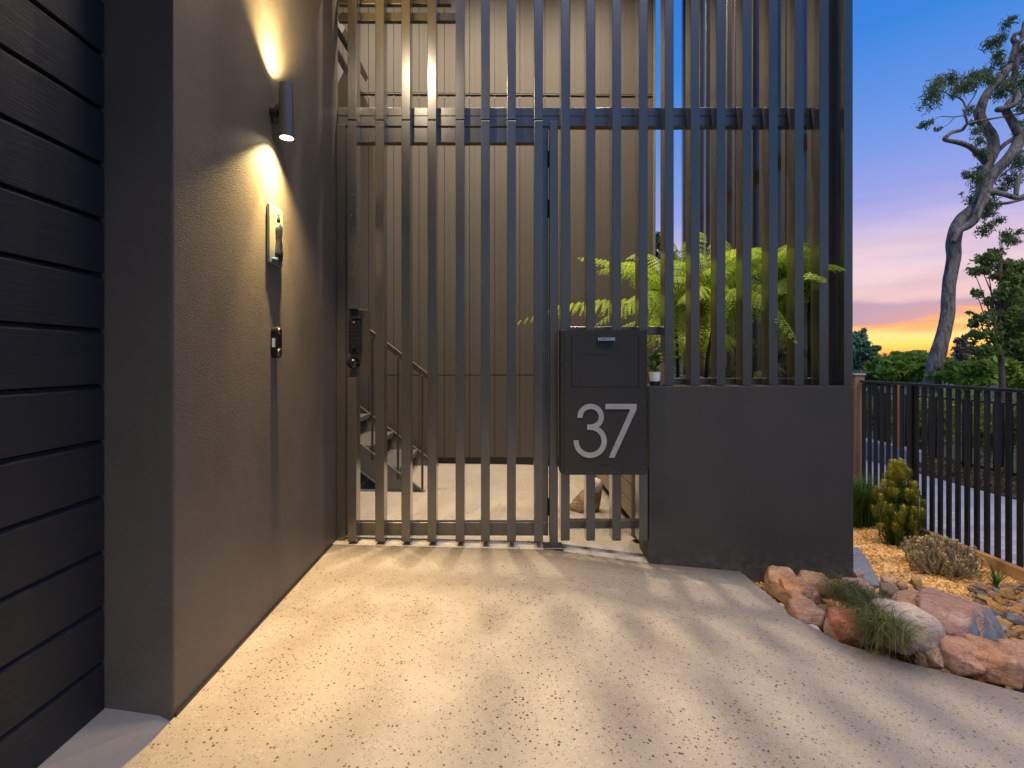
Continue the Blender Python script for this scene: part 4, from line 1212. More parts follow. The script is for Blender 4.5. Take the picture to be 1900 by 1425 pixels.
# ================================================================== ROCKERY
def rock_mesh(name, size, seed, mat, n=15, lump=0.05, pts=None, sub=4):
    rr = random.Random(seed)
    bm = bmesh.new()
    if pts is None:
        for i in range(n):
            z = 1-2*(i+0.5)/n; a = i*2.399963+rr.uniform(-.35,.35); r_ = math.sqrt(1-z*z)
            k = rr.uniform(0.92, 1.22)
            sq = lambda v: math.copysign(abs(v)**0.72, v)
            bm.verts.new((sq(r_*math.cos(a))*k*size[0]/2, sq(r_*math.sin(a))*k*size[1]/2, sq(z)*k*size[2]/2))
    else:
        for p in pts: bm.verts.new(p)
    r = bmesh.ops.convex_hull(bm, input=bm.verts)
    for g_ in r.get('geom_interior', []):
        if isinstance(g_, bmesh.types.BMVert) and g_.is_valid: bm.verts.remove(g_)
    mn = min(size)
    bmesh.ops.bevel(bm, geom=list(bm.edges), offset=mn*0.035, segments=1, affect='EDGES', profile=0.5, clamp_overlap=True)
    bmesh.ops.triangulate(bm, faces=bm.faces)
    for _ in range(sub):
        long_ = [e for e in bm.edges if e.calc_length() > mn*0.11]
        if not long_: break
        bmesh.ops.subdivide_edges(bm, edges=long_, cuts=1)
        bmesh.ops.triangulate(bm, faces=bm.faces)
    for _ in range(1 if sub else 0):
        bmesh.ops.smooth_vert(bm, verts=bm.verts, factor=0.5, use_axis_x=True, use_axis_y=True, use_axis_z=True)
    o_ = Vector((seed*1.7, 0, 0))
    bm.normal_update()
    for v in bm.verts:
        q = v.co/mn
        d = noise.noise(q*1.3+o_)*lump*1.4 + noise.noise(q*3.2+o_)*lump*0.6 + noise.noise(q*8+o_)*lump*0.38 + noise.noise(q*17+o_)*lump*0.16
        v.co += v.normal*d*mn
    me = bpy.data.meshes.new(name); bm.to_mesh(me); bm.free()
    me.polygons.foreach_set('use_smooth', [True]*len(me.polygons))
    me.set_sharp_from_angle(angle=R(24))
    me.materials.append(mat)
    return me

def boulder(x0, x1, y0, y1, zbase, seed, mat, label, depth=None, rot=0.0, tilt=0.0, sink=0.03, name='boulder', cat='rock', lump=0.05):
    """box in photo pixels of its outline; its foot stands on height zbase"""
    zbase -= 0.045
    Y = F*(1-zbase)/(y1-VY)
    w = (x1-x0)*Y/F; h = (y1-y0)*Y/F
    depth = depth or w*0.8
    Yc = Y+depth*0.40
    vis = h - depth*0.40*(1-zbase)/Y*0.55
    hh = max(vis, h*0.6)
    w = w*Yc/Y
    me = rock_mesh(name, (w, depth, hh+sink), seed, M[mat], lump=lump)
    o = link(name, me, None, ((x0+x1)/2*Yc/F-VX*Yc/F, Yc, zbase+(hh-sink)/2))
    o.rotation_euler = (0, tilt, rot)
    return tag(o, label, cat, 'boulders edging the driveway')

boulder(1424,1478,1059,1112, -0.10, 3, 'rock_orange', 'tan sandstone boulder with peaked top at the driveway corner', 0.16)
boulder(1446,1503,1078,1129, -0.11, 5, 'rock_orange', 'cracked orange boulder leaning on the tan peaked one at driveway corner', 0.15)
boulder(1482,1539,1067,1107, -0.115, 8, 'rock_orange', 'smooth rounded orange boulder against the planter wall', 0.15)
boulder(1536,1570,1078,1096, -0.13, 12, 'rock_tan', 'small flat tan stone at the planter corner above the sedge', 0.08)
boulder(1461,1526,1118,1166, -0.11, 15, 'rock_pink', 'pale pink angular boulder on the driveway edge above small flat stone', 0.17)
boulder(1495,1522,1163,1179, -0.11, 16, 'rock_white', 'small flat whitish stone left of the red and white boulder', 0.07)
boulder(1532,1604,1137,1197, -0.118, 21, 'rock_red', 'round red boulder with white lower half on the driveway edge', 0.17, lump=0.04)
boulder(1624,1721,1122,1221, -0.125, 28, 'rock_white', 'large white and pink boulder half covered by sedge', 0.30, rot=0.3)
boulder(1713,1746,1199,1234, -0.125, 31, 'rock_orange', 'small pink and orange rounded stone below the biggest boulder', 0.09)
boulder(1743,1806,1195,1250, -0.13, 36, 'rock_pink', 'brown and grey striped boulder on the driveway edge', 0.17, rot=0.4)
boulder(1795,1882,1203,1267, -0.135, 41, 'rock_orange', 'big orange boulder with red upper edge on the driveway edge', 0.20, rot=-0.2)
boulder(1881,1960,1232,1285, -0.15, 45, 'rock_pink', 'pinkish boulder cut off by the right edge of picture', 0.2)
boulder(1858,1935,1199,1243, -0.17, 47, 'rock_orange', 'orange boulder behind the big red-edged one at the right', 0.16)
boulder(1700,1726,1092,1122, -0.2, 51, 'rock_brown', 'dark brown stone tucked behind the biggest boulder', 0.1)
boulder(1560,1612,1080,1106, -0.14, 53, 'rock_pink', 'flat pale pink stone below the blue-grey slab', 0.12)
boulder(1632,1664,1086,1104, -0.17, 55, 'rock_brown', 'brown rounded stone right of the blue-grey slab foot', 0.09)
boulder(1636,1658,1072,1088, -0.19, 57, 'rock_orange', 'small orange stone right above the brown rounded stone', 0.07)
boulder(1584,1600,1060,1080, -0.15, 59, 'rock_white', 'small pinkish white stone wedged against planter corner and slab', 0.06)
boulder(1534,1551,1118,1132, -0.115, 61, 'rock_tan', 'small brown stone between the pink boulder and the sedge', 0.05)
boulder(1515,1535,1122,1142, -0.112, 62, 'rock_brown', 'small grey-brown stone behind the pale pink angular boulder', 0.05)
boulder(1700,1716,1212,1228, -0.125, 63, 'rock_brown', 'small reddish stone between white boulder and striped boulder', 0.05)

for _i, (_a,_b,_c,_d,_z,_m,_t) in enumerate([
    (1500,1522,1098,1114,-0.11,'rock_pink','small pink stone in the hollow below the smooth orange boulder'),
    (1440,1456,1120,1134,-0.11,'rock_white','tiny pale stone at the foot of the tan peaked boulder'),
    (1578,1600,1094,1108,-0.13,'rock_tan','tan stone between the flat pink stone and the sedge'),
    (1604,1626,1096,1112,-0.14,'rock_pink','pale pink stone right of the sedge below the blue-grey slab'),
    (1664,1684,1078,1092,-0.2,'rock_pink','small pink stone on the gravel above the long orange-pink boulder'),
    (1806,1822,1240,1254,-0.14,'rock_tan','tiny tan stone wedged below the striped boulder'),
    (1690,1708,1070,1082,-0.24,'rock_tan','small tan stone on the gravel behind the biggest boulder')]):
    boulder(_a,_b,_c,_d,_z,90+_i,_m,_t,0.05)
def custom_rock(pts_px, label, mat, seed, lump=0.03, name='boulder', grey=False):
    pts = [P(p[0],p[1],p[2]*1.045) for p in pts_px]
    c = sum(pts, Vector())/len(pts)
    mn = Vector((min(p.x for p in pts), min(p.y for p in pts), min(p.z for p in pts))); mxx = Vector((max(p.x for p in pts), max(p.y for p in pts), max(p.z for p in pts)))
    sz = mxx-mn
    me = rock_mesh(name, tuple(sz), seed, M[mat], pts=[tuple(p-c) for p in pts], lump=lump, sub=4)
    if grey:  # greys faces turned right: bluish stone with some shade painted in
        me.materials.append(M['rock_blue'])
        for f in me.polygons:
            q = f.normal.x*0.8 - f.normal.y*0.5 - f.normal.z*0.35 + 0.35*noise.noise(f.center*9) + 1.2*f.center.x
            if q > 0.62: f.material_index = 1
    o = link(name, me, None, c)
    return tag(o, label, 'rock', 'boulders edging the driveway')
# biggest boulder: sloping pink face to the left, right face greyed, partly stone colour, partly painted shade
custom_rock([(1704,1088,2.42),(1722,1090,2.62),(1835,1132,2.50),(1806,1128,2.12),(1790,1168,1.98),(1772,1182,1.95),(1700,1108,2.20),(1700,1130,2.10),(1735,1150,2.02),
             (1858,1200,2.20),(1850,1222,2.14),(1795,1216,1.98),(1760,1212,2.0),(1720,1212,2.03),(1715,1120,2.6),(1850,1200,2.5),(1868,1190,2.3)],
            'biggest boulder, wedge shaped, pink sloping top and grey right face painted partly as shade', 'rock_pink', 71, 0.035, grey=True)
custom_rock([(1650,1110,2.42),(1664,1094,2.52),(1700,1090,2.55),(1712,1100,2.35),(1738,1140,2.12),(1776,1190,2.02),(1760,1206,2.02),(1722,1206,2.04),(1700,1180,2.08),(1660,1135,2.25),(1700,1120,2.6),(1770,1200,2.3),(1690,1190,2.3)],
            'long orange-pink boulder wedged between white boulder and the biggest one', 'rock_orange', 75, 0.035)
custom_rock([(1572,1018,2.86),(1592,1012,2.95),(1604,1030,2.80),(1622,1066,2.70),(1638,1086,2.62),(1622,1090,2.60),(1584,1075,2.66),(1570,1075,2.75),(1600,1050,3.05),(1630,1082,2.85),(1575,1090,2.9),(1628,1096,2.7)],
            'tall blue-grey slab leaning against the planter corner', 'rock_blue', 79, 0.025)

# river pebbles, each an object, sharing eight shapes
pm_ = []
for k in range(9):
    me = rock_mesh('pebble', (1.0, 0.8, 0.55), 200+k, M[['rock_tan','rock_tan','rock_orange','rock_brown','rock_tan','rock_blue','rock_orange','rock_tan','rock_white'][k]], n=12, sub=0, lump=0.06)
    pm_.append(me)
rr = random.Random(3)
placed = []
def pebble(x, y, s):
    z = bed_z(x, y)
    o = bpy.data.objects.new('pebble', rr.choice(pm_)); COL.objects.link(o)
    o.location = (x, y, z+s*0.24); o.scale = (s, s*rr.uniform(.8,1.15), s*rr.uniform(.8,1.2)); o.rotation_euler = (rr.uniform(-.3,.3), rr.uniform(-.3,.3), rr.uniform(0,6.28))
    return tag(o, 'rounded river pebble lying among others beside the boulders and gravel', 'pebble', 'river pebbles in the garden bed')
cnt = 0; tries = 0
while cnt < 290 and tries < 30000:
    tries += 1
    x = rr.uniform(1.7, 3.35); y = rr.uniform(1.7, 3.4)
    if x > 1.05*y+0.06 or x < 0.72*y: continue
    # the pebble drift: a band along the boulders that widens towards the right
    lim = 2.66 + 0.62*max(0,(x-2.2))
    if y > lim + 0.08*math.sin(x*9): continue
    if y < drive_ymax(x)+0.12: continue
    s = rr.uniform(0.04, 0.085) if rr.random() < 0.6 else rr.uniform(0.085, 0.14)
    if any((x-a)**2+(y-b)**2 < ((s+c)*0.36)**2 for a,b,c in placed): continue
    placed.append((x,y,s)); pebble(x,y,s); cnt += 1
# loose gravel chips, beyond counting
N = 26000
g1 = rng.uniform(1.30, 3.42, N); g2 = 1.7 + 4.2*rng.random(N)**1.5
keep = (g2 > 1.95)
g1, g2 = g1[keep], g2[keep]
base = np.array([[1,0,-.3],[-.4,.9,-.3],[-.6,-.8,-.3],[0.1,0.1,.7]])
V=[]; Fc=[]; T=[]
vv = np.zeros((len(g1),4,3)); 
ang = rng.uniform(0,6.28,len(g1)); sz = rng.uniform(0.004,0.011,len(g1))
zz0 = np.array([bed_z(float(a), float(b)) for a,b in zip(g1,g2)])
for k in range(4):
    bx, by, bz = base[k]
    jx = bx*np.cos(ang)-by*np.sin(ang); jy = bx*np.sin(ang)+by*np.cos(ang)
    vv[:,k,0] = g1+jx*sz*rng.uniform(.6,1.3,len(g1)); vv[:,k,1] = g2+jy*sz*rng.uniform(.6,1.3,len(g1)); vv[:,k,2] = zz0+bz*sz+0.003
idx = np.arange(len(g1))*4
fc = np.concatenate([np.stack([idx+a,idx+b,idx+c],1) for a,b,c in ((0,1,3),(1,2,3),(2,0,3))])
tt = np.tile(rng.random(len(g1)),3)
o = link('gravel', fastmesh('gravel', vv.reshape(-1,3), fc, M['chips'], attr=tt)); tag(o, 'loose orange gravel chips covering the garden bed', 'gravel', kind='stuff')

# ================================================================== SHRUBS AND GRASSES
def blades(name, base_pts, mat, parent, n, h, w, lean, seed, droop=0.5, seg=5):
    rr = random.Random(seed)
    V=[]; Fc=[]; T=[]
    off = origin_of(parent) if parent is not None else Vector((0,0,0))
    for k in range(n):
        b = rr.choice(base_pts); bx = b[0]+rr.gauss(0,b[3]); by = b[1]+rr.gauss(0,b[3]); bz = b[2]
        a = rr.uniform(0,6.28); hh = h*rr.uniform(0.55,1.15); ll = lean*rr.uniform(0.3,1.3)
        d = Vector((math.cos(a), math.sin(a), 0)); s = Vector((-d.y, d.x, 0))
        ww = w*rr.uniform(.7,1.3); tn = min(1,max(0,rr.gauss(.3,.3))); b0 = len(V)
        for i in range(seg+1):
            t = i/seg
            p = Vector((bx,by,bz)) + d*ll*hh*t**1.6 + Vector((0,0,hh*(t-droop*t**2.6)))
            V += [p-s*ww*(1-t*0.9)/2-off, p+s*ww*(1-t*0.9)/2-off]
        for i in range(seg):
            q = b0+2*i; Fc.append((q,q+1,q+3,q+2)); T.append(tn)
    me = fastmesh(name, np.array([tuple(v) for v in V]), Fc, M[mat], attr=T)
    return link(name, me, parent) if parent is not None else link(name, me)
def gpt(px, py, zb, r=0.02):
    Y = F*(1-zb)/(py-VY); q = P(px,py,Y); return (q.x,q.y,q.z,r)
sg = thing('sedge_tuft', 'dark green sedge spilling between the red boulder and white boulder', 'grass', gpt(1600,1160,-0.12)[:3])
bp = [gpt(1590,1118,-0.10,.035), gpt(1610,1130,-0.09,.04), gpt(1630,1150,-0.08,.035), gpt(1570,1105,-0.11,.03), gpt(1620,1165,-0.10,.025)]
blades('blade', bp, 'sedge', sg, 1500, 0.16, 0.0028, 1.1, 5, 0.75)['kind'] = 'stuff'
sg2 = thing('sedge_tuft', 'lower sedge fringe draping over the white boulder onto driveway', 'grass', gpt(1640,1200,-0.12)[:3])
bp = [gpt(1640,1165,-0.04,.03), gpt(1655,1180,-0.05,.03), gpt(1628,1190,-0.10,.02)]
blades('blade', bp, 'sedge', sg2, 520, 0.17, 0.0026, 1.2, 6, 1.0)['kind'] = 'stuff'
# soft dark green grass by the planter wall
dg_ = thing('grass_bush', 'soft deep green grassy bush beside the timber post', 'grass', (3.10,4.55,-0.45))
bp = [(3.02+0.05*i, 4.5+0.03*(i%3), -0.45, .05) for i in range(6)]
blades('blade', bp, 'dark_grass', dg_, 1500, 0.52, 0.006, 0.45, 8, 0.25)['kind'] = 'stuff'
# upright yellow-green shrub: bottle-brush stems
def needle_clump(c, ax, r0, L_, n, rr, V, Fc, T, off, w=0.0022, up=0.9):
    """needles standing out from a short upright axis"""
    for i in range(n):
        t = rr.random()**0.8; p = c + ax*L_*t
        a = rr.uniform(0, 6.28)
        d = Vector((math.cos(a), math.sin(a), up*rr.uniform(0.6, 1.5)))
        d.normalize(); l = r0*rr.uniform(.45, 1.45)*(1-0.5*t**3)
        s_ = d.cross(Vector((0.1,0.2,1))).normalized()*w
        b = len(V); e = p+d*l
        V.extend([p-s_-off, p+s_-off, e+s_*0.35-off, e-s_*0.35-off]); Fc.append((b,b+1,b+2,b+3)); T.append(min(1, max(0, 0.1+0.75*t+rr.gauss(0,.15))))
def bushy(name, label, x, y, z, w, h, n, r0, mat, seed, L_=0.09, nn=150, nw=0.0022, up=0.9, taper=0.5, sm='thin_bark'):
    rr = random.Random(seed)
    th = thing(name, label, 'shrub', (x,y,z)); off = Vector((x,y,z))
    st = MB()
    for k in range(n):
        a = k*2.399963; hh = rr.uniform(0.08, 1.0)**0.85
        rad = w/2*(math.sin(math.pi*min(1, hh*0.80+0.16))**0.6)*(1-taper*hh)/(1-taper*0.4)*math.sqrt(rr.uniform(0.12,1))
        tip = Vector((x+rad*math.cos(a), y+rad*math.sin(a)*0.9, z+hh*(h-L_)))
        b0 = Vector((x+0.15*w*math.cos(a)*rr.random(), y+0.15*w*math.sin(a)*rr.random(), z-0.01))
        m0 = b0.lerp(tip, 0.55)+Vector((0.2*(tip.x-x), 0.2*(tip.y-y), -0.05*h))
        st.tube([b0, m0, tip, tip+Vector((0,0,L_*0.8))], [0.005,0.004,0.003,0.0015], 5)
        V=[]; Fc=[]; T=[]
        ax = Vector((0.25*(tip.x-x)/w, 0.25*(tip.y-y)/w, 1)).normalized()
        needle_clump(tip-ax*L_*0.2, ax, r0*rr.uniform(.8,1.2), L_*rr.uniform(.8,1.3), nn, rr, V, Fc, T, off, nw, up)
        link('leafy_stem', fastmesh('leafy_stem', np.array([tuple(v) for v in V]), Fc, M[mat], attr=T), th)
    st.obj('stem', M[sm], th)
bushy('conifer_shrub', 'upright yellow-green bottlebrush-like shrub in front of the fence', 3.12, 4.02, -0.45, 0.34, 0.68, 140, 0.042, 'shrub_leaf', 4, L_=0.09, nn=150, nw=0.0016, up=0.7, sm='strap')
bushy('fence_shrub', 'small sparse dark green shrub behind the yellow-green one', 3.34, 4.12, -0.45, 0.16, 0.42, 18, 0.03, 'dark_grass', 6, L_=0.06, nn=70)
bushy('silver_shrub', 'low silvery dry-looking shrub on the gravel by timber edging', 3.02, 3.52, -0.45, 0.48, 0.24, 150, 0.022, 'silver_leaf', 9, L_=0.07, nn=60, nw=0.0035, up=0.8, taper=0.0, sm='pale_twig')
# strappy plant
sp = thing('strappy_plant', 'small strappy green plant among pebbles by the timber edging', 'plant', gpt(1848,1092,-0.44)[:3])
q0 = gpt(1848,1092,-0.44)
V=[]; rr2 = random.Random(8); stx = MB()
for k in range(13):
    a = rr2.uniform(0,6.28); h_ = rr2.uniform(0.10,0.20); ln = rr2.uniform(0.3,1.1)
    pts_ = [Vector(q0[:3])+Vector((math.cos(a)*h_*ln*t**1.5, math.sin(a)*h_*ln*t**1.5, h_*(t-0.35*ln*t**3))) for t in (0,.2,.4,.6,.8,1)]
    s = Vector((-math.sin(a), math.cos(a), 0))*0.006
    vs_ = []
    for i, p in enumerate(pts_): w_ = (1,1.1,1,.85,.6,.1)[i]; vs_ += [p-s*w_, p+Vector((0,0,-0.002)), p+s*w_]
    fs_ = []
    for i in range(5): fs_ += [(3*i,3*i+1,3*i+4,3*i+3),(3*i+1,3*i+2,3*i+5,3*i+4)]
    MB().quadm(vs_, fs_).obj('leaf', M['strap'], sp, smooth=True)

# ================================================================== FENCE
FX = 3.47
fn = thing('black_fence', 'black metal picket fence with flat top rail along the garden bed', 'fence', (FX,3.5,-0.45))
fy0 = 4.92
bm_ = MB().box(-0.010, 0.010, -0.0165, 0.0165, 0, 1.18).mesh('picket', M['fence_black'], bevel=0.0015)
y = 4.90; zt_f = 0.795
while y > 1.2:
    inst('picket', bm_, (FX, y, zt_f-1.195), fn); y -= 0.0777
MB().box(FX-0.022, FX+0.022, 1.1, 4.93, zt_f-0.012, zt_f+0.010).obj('top_rail', M['fence_black'], fn, bevel=0.002)
MB().box(FX-0.012, FX+0.012, 1.1, 4.93, -0.432, -0.40).obj('bottom_rail', M['fence_black'], fn, bevel=0.002)
MB().box(FX-0.025, FX+0.025, 4.30, 4.35, -0.50, zt_f-0.013).obj('post', M['fence_black'], fn, bevel=0.002)
MB().box(FX-0.025, FX+0.025, 2.50, 2.55, -0.50, zt_f-0.013).obj('post', M['fence_black'], fn, bevel=0.002)
tp = thing('timber_post', 'weathered timber end post with pale cap where the fence meets planter', 'post', (3.42,5.0,-0.5))
MB().box(3.425, 3.515, 4.95, 5.04, -0.55, 0.85).obj('post', M['timber_z'], tp, bevel=0.006, segs=2)
MB().box(3.417, 3.523, 4.942, 5.048, 0.851, 0.868).obj('cap', M['grey_wall'], tp, bevel=0.004)
ed = thing('timber_edging', 'orange-brown timber sleeper edging at the foot of black fence', 'edging', (3.43,3.5,-0.5))
for y0_, y1_ in ((1.2,2.35),(2.355,3.9),(3.905,5.6)):
    MB().box(3.405, 3.45, y0_, y1_, -0.56, -0.372).obj('sleeper', M['timber_y'], ed, bevel=0.004)

# second fence across the path
F2 = 6.3
f2 = thing('far_fence', 'second black picket fence on the far side of the footpath', 'fence', (F2,8,-0.45))
bm2 = MB().box(-0.008, 0.008, -0.0135, 0.0135, 0, 0.90).mesh('picket', M['fence_black'])
y = 5.0; 
while y < 15:
    inst('picket', bm2, (F2, y, -0.46), f2); y += 0.11
MB().box(F2-0.02, F2+0.02, 4.9, 15, 0.44, 0.465).obj('top_rail', M['fence_black'], f2)
MB().box(F2-0.02, F2+0.02, 4.9, 15, -0.42, -0.39).obj('bottom_rail', M['fence_black'], f2)
for y in (6.2, 8.6, 11.0): MB().box(F2-0.03, F2+0.03, y-0.03, y+0.03, -0.5, 0.52).obj('post', M['fence_black'], f2)
gw = thing('low_block_wall', 'low grey block wall along the path seen through the black fence', 'wall', (5.45,9,-0.5))
for k in range(9):
    MB().box(5.42, 5.62, 6.75+0.6*k, 7.342+0.6*k, -0.5, -0.20).obj('block', M['grey_wall'], gw, bevel=0.01)
for (px, Yp, x_, lab) in ((1666,0,5.46,'orange hardwood post beyond the path, wider of two'),(1691,0,5.5,'thin orange post beyond the path, right of the wider')):
    Yp = x_*F/(px-VX)
    MB().box(x_-0.035 if px < 1680 else x_-0.012, x_+0.035 if px < 1680 else x_+0.012, Yp-0.03, Yp+0.03, -0.55, 0.66).obj('marker_post', M['orange_post'], label=lab, cat='post', bevel=0.004)

# red ground cover and hedge
def leaf_cloud(blobs, n, size, seed, slim=0.42, drop=0.4):
    """leaf quads through ellipsoid clumps: (centre, radius xyz)"""
    r_ = np.random.default_rng(seed)
    vol = np.array([b[1][0]*b[1][1]*b[1][2] for b in blobs])**0.7; vol /= vol.sum()
    pick = r_.choice(len(blobs), n, p=vol)
    C = np.array([b[0] for b in blobs])[pick]; S = np.array([b[1] for b in blobs])[pick]
    d = r_.normal(size=(n,3)); d /= np.linalg.norm(d,axis=1)[:,None]
    rad = r_.random(n)**0.45
    P_ = C + d*rad[:,None]*S*(1+0.25*r_.normal(size=(n,1)))
    u = r_.normal(size=(n,3)); u[:,2] -= drop; u /= np.linalg.norm(u,axis=1)[:,None]
    w = np.cross(u, r_.normal(size=(n,3))); w /= np.linalg.norm(w,axis=1)[:,None]
    L = size*r_.uniform(.6,1.4,n)[:,None]; W = L*slim
    vs_ = np.stack([P_-u*L/2, P_+w*W/2, P_+u*L/2, P_-w*W/2],1).reshape(-1,3)
    i = np.arange(n)*4
    fs_ = np.stack([i,i+1,i+2,i+3],1)
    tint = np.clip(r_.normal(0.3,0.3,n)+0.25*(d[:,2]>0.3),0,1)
    return vs_, fs_, tint
def cloud_obj(name, blobs, n, size, mat, seed, parent=None, slim=0.42, drop=0.4, **kw):
    v_, f_, t_ = leaf_cloud(blobs, n, size, seed, slim, drop)
    off = origin_of(parent) if parent is not None else Vector((0,0,0))
    v_ = v_ - np.array(off)
    o = link(name, fastmesh(name, v_, f_, M[mat], attr=t_), parent)
    if kw: tag(o, **kw)
    return o
rr = random.Random(12)
cloud_obj('ground_cover', [((rr.uniform(5.5,6.2), rr.uniform(4.5,9.5), -0.40),(0.14,0.16,0.08)) for k in range(60)], 9000, 0.045, 'red_cover', 3, kind='stuff', label='reddish ground cover along the far edge of footpath', cat='ground cover')
cloud_obj('hedge', [((rr.uniform(6.6,7.3), 5.0+0.2*k, rr.uniform(-0.3,0.30)),(0.30,0.30,0.32)) for k in range(52)], 42000, 0.075, 'tree_leaf', 4, label='leafy green hedge behind the second black fence', cat='hedge')

# ================================================================== TREES
def limb_pts(l, seed=0, amp=0.35):
    """(px, py, radius px, Y) rows -> world points, radii"""
    pts=[]; rad=[]
    for (px,py,r_,Y) in l:
        pts.append(P(px,py,Y)); rad.append(r_*Y/F)
    # smooth with Catmull-Rom
    out=[]; ro=[]
    for i in range(len(pts)-1):
        p0=pts[max(i-1,0)]; p1=pts[i]; p2=pts[i+1]; p3=pts[min(i+2,len(pts)-1)]
        for k in range(4):
            t=k/4
            out.append(0.5*((2*p1)+(p2-p0)*t+(2*p0-5*p1+4*p2-p3)*t*t+(3*p1-p0-3*p2+p3)*t**3)); ro.append(rad[i]*(1-t)+rad[i+1]*t)
    out.append(pts[-1]); ro.append(rad[-1])
    return out, ro
GYT = 13.0
base = P(1722, 770, GYT)
gum = thing('gum_tree', 'tall twisted gum tree with leaning grey trunk beyond the fence', 'tree', (base.x, base.y, -0.75))
def limb(rows, name='limb', mat='bark', par=gum, noise_amp=0.14):
    p_, r_ = limb_pts(rows)
    r_ = [v*(0.86 if name == 'trunk' else 0.92) for v in r_]
    return MB().tube(p_, r_, 14, noise_amp=noise_amp).obj(name, M[mat], par, smooth=True)
Y0 = GYT
limb([(1718,798,18,Y0),(1725,750,16.5,Y0),(1732,700,15.5,Y0),(1742,650,14,Y0),(1757,590,12.5,Y0),(1761,530,12,Y0),(1769,480,12.5,Y0),(1770,450,13,Y0),(1774,425,13,Y0),(1787,404,12.5,Y0),
      (1804,390,12,Y0),(1815,375,11,Y0),(1822,350,9.5,Y0),(1828,325,9,Y0),(1836,302,9,Y0),(1843,280,10,Y0),(1842,256,10,Y0),(1832,240,9.5,Y0),(1820,222,9.5,Y0),(1818,208,9,Y0),(1825,186,8.5,Y0),
      (1836,168,8,Y0),(1853,148,8,Y0),(1874,124,7.5,Y0+.1),(1898,110,7,Y0+.3),(1940,90,6,Y0+.5),(1990,40,5,Y0+.6)], 'trunk')
limb([(1769,450,4,Y0-.35),(1776,430,7,Y0-.3),(1797,418,7.5,Y0-.35),(1811,404,7.5,Y0-.4),(1816,388,8,Y0-.35),(1826,370,9,Y0-.3),(1832,345,9,Y0-.2),(1845,321,10,Y0-.2),(1869,296,10,Y0-.3),(1886,272,10,Y0-.3),(1891,254,9,Y0-.3),
      (1888,243,8,Y0-.3),(1877,224,7.5,Y0-.2),(1868,210,7,Y0-.2),(1866,204,6,Y0-.2),(1852,203,5.5,Y0-.3),(1868,200,5,Y0-.4),(1884,192,5,Y0-.4),(1888,178,6,Y0-.3),(1882,168,6,Y0-.2),(1875,163,5.5,Y0-.1),(1880,150,5,Y0),(1884,130,5,Y0),(1890,100,4,Y0)], 'limb')
limb([(1870,205,4,Y0-.25),(1868,196,5,Y0-.2),(1876,186,5,Y0-.2),(1888,178,5,Y0-.25)])
limb([(1827,300,6.5,Y0),(1813,282,6,Y0-.1),(1797,271,5.2,Y0-.2),(1777,264,4.3,Y0-.3),(1753,259,4,Y0-.4),(1758,252,3.4,Y0-.4),(1768,245,3.3,Y0-.3),(1785,241,3.2,Y0-.3),(1795,230,2.5,Y0-.4),(1813,225,2,Y0-.4),(1837,221,1.8,Y0-.4),(1870,215,1.6,Y0-.3),(1910,207,1.5,Y0)])
limb([(1795,231,2.2,Y0-.4),(1790,207,2,Y0-.4),(1792,201,1.8,Y0-.4),(1787,188,1.6,Y0-.3),(1776,180,1.4,Y0-.3),(1760,175,1,Y0-.2),(1750,168,.6,Y0-.2)], 'twig')
limb([(1791,203,1.7,Y0-.4),(1800,190,1.4,Y0-.4),(1810,174,1,Y0-.4),(1813,165,.6,Y0-.4)], 'twig')
limb([(1790,214,1.2,Y0-.4),(1769,217,1,Y0-.4),(1745,216,.8,Y0-.3),(1730,223,.7,Y0-.3),(1714,225,.5,Y0-.3)], 'twig')
limb([(1772,217,.8,Y0-.4),(1757,232,.7,Y0-.4),(1740,241,.5,Y0-.4)], 'twig')
limb([(1876,118,6,Y0+.1),(1881,98,5.5,Y0+.1),(1886,82,6,Y0+.1),(1880,74,4.5,Y0+.1),(1884,64,3.5,Y0+.1),(1898,60,3.5,Y0+.2),(1930,55,3,Y0+.3)])
limb([(1887,84,4,Y0+.1),(1895,74,3.5,Y0+.1),(1897,62,3,Y0+.1),(1900,40,2.5,Y0+.1)])
limb([(1829,356,6,Y0-.3),(1853,358,5.5,Y0-.4),(1868,362,5,Y0-.5),(1886,367,4.5,Y0-.5),(1906,361,4,Y0-.5),(1940,350,3,Y0-.5)])
limb([(1885,364,4,Y0-.5),(1888,340,4.5,Y0-.5),(1893,328,4.5,Y0-.5),(1906,320,4,Y0-.5),(1930,300,3,Y0-.5)])
limb([(1840,378,3,Y0-.3),(1868,377,2.8,Y0-.2),(1900,369,2.5,Y0-.1),(1930,360,2,Y0)])
limb([(1848,284,5,Y0),(1854,277,4.5,Y0+.1),(1868,265,4.2,Y0+.2),(1886,255,4.5,Y0+.2),(1905,246,5,Y0+.2),(1940,230,4,Y0+.2)])
limb([(1856,328,2,Y0-.2),(1870,316,1.8,Y0-.3),(1886,308,1.5,Y0-.3),(1900,312,1.2,Y0-.3)], 'twig')
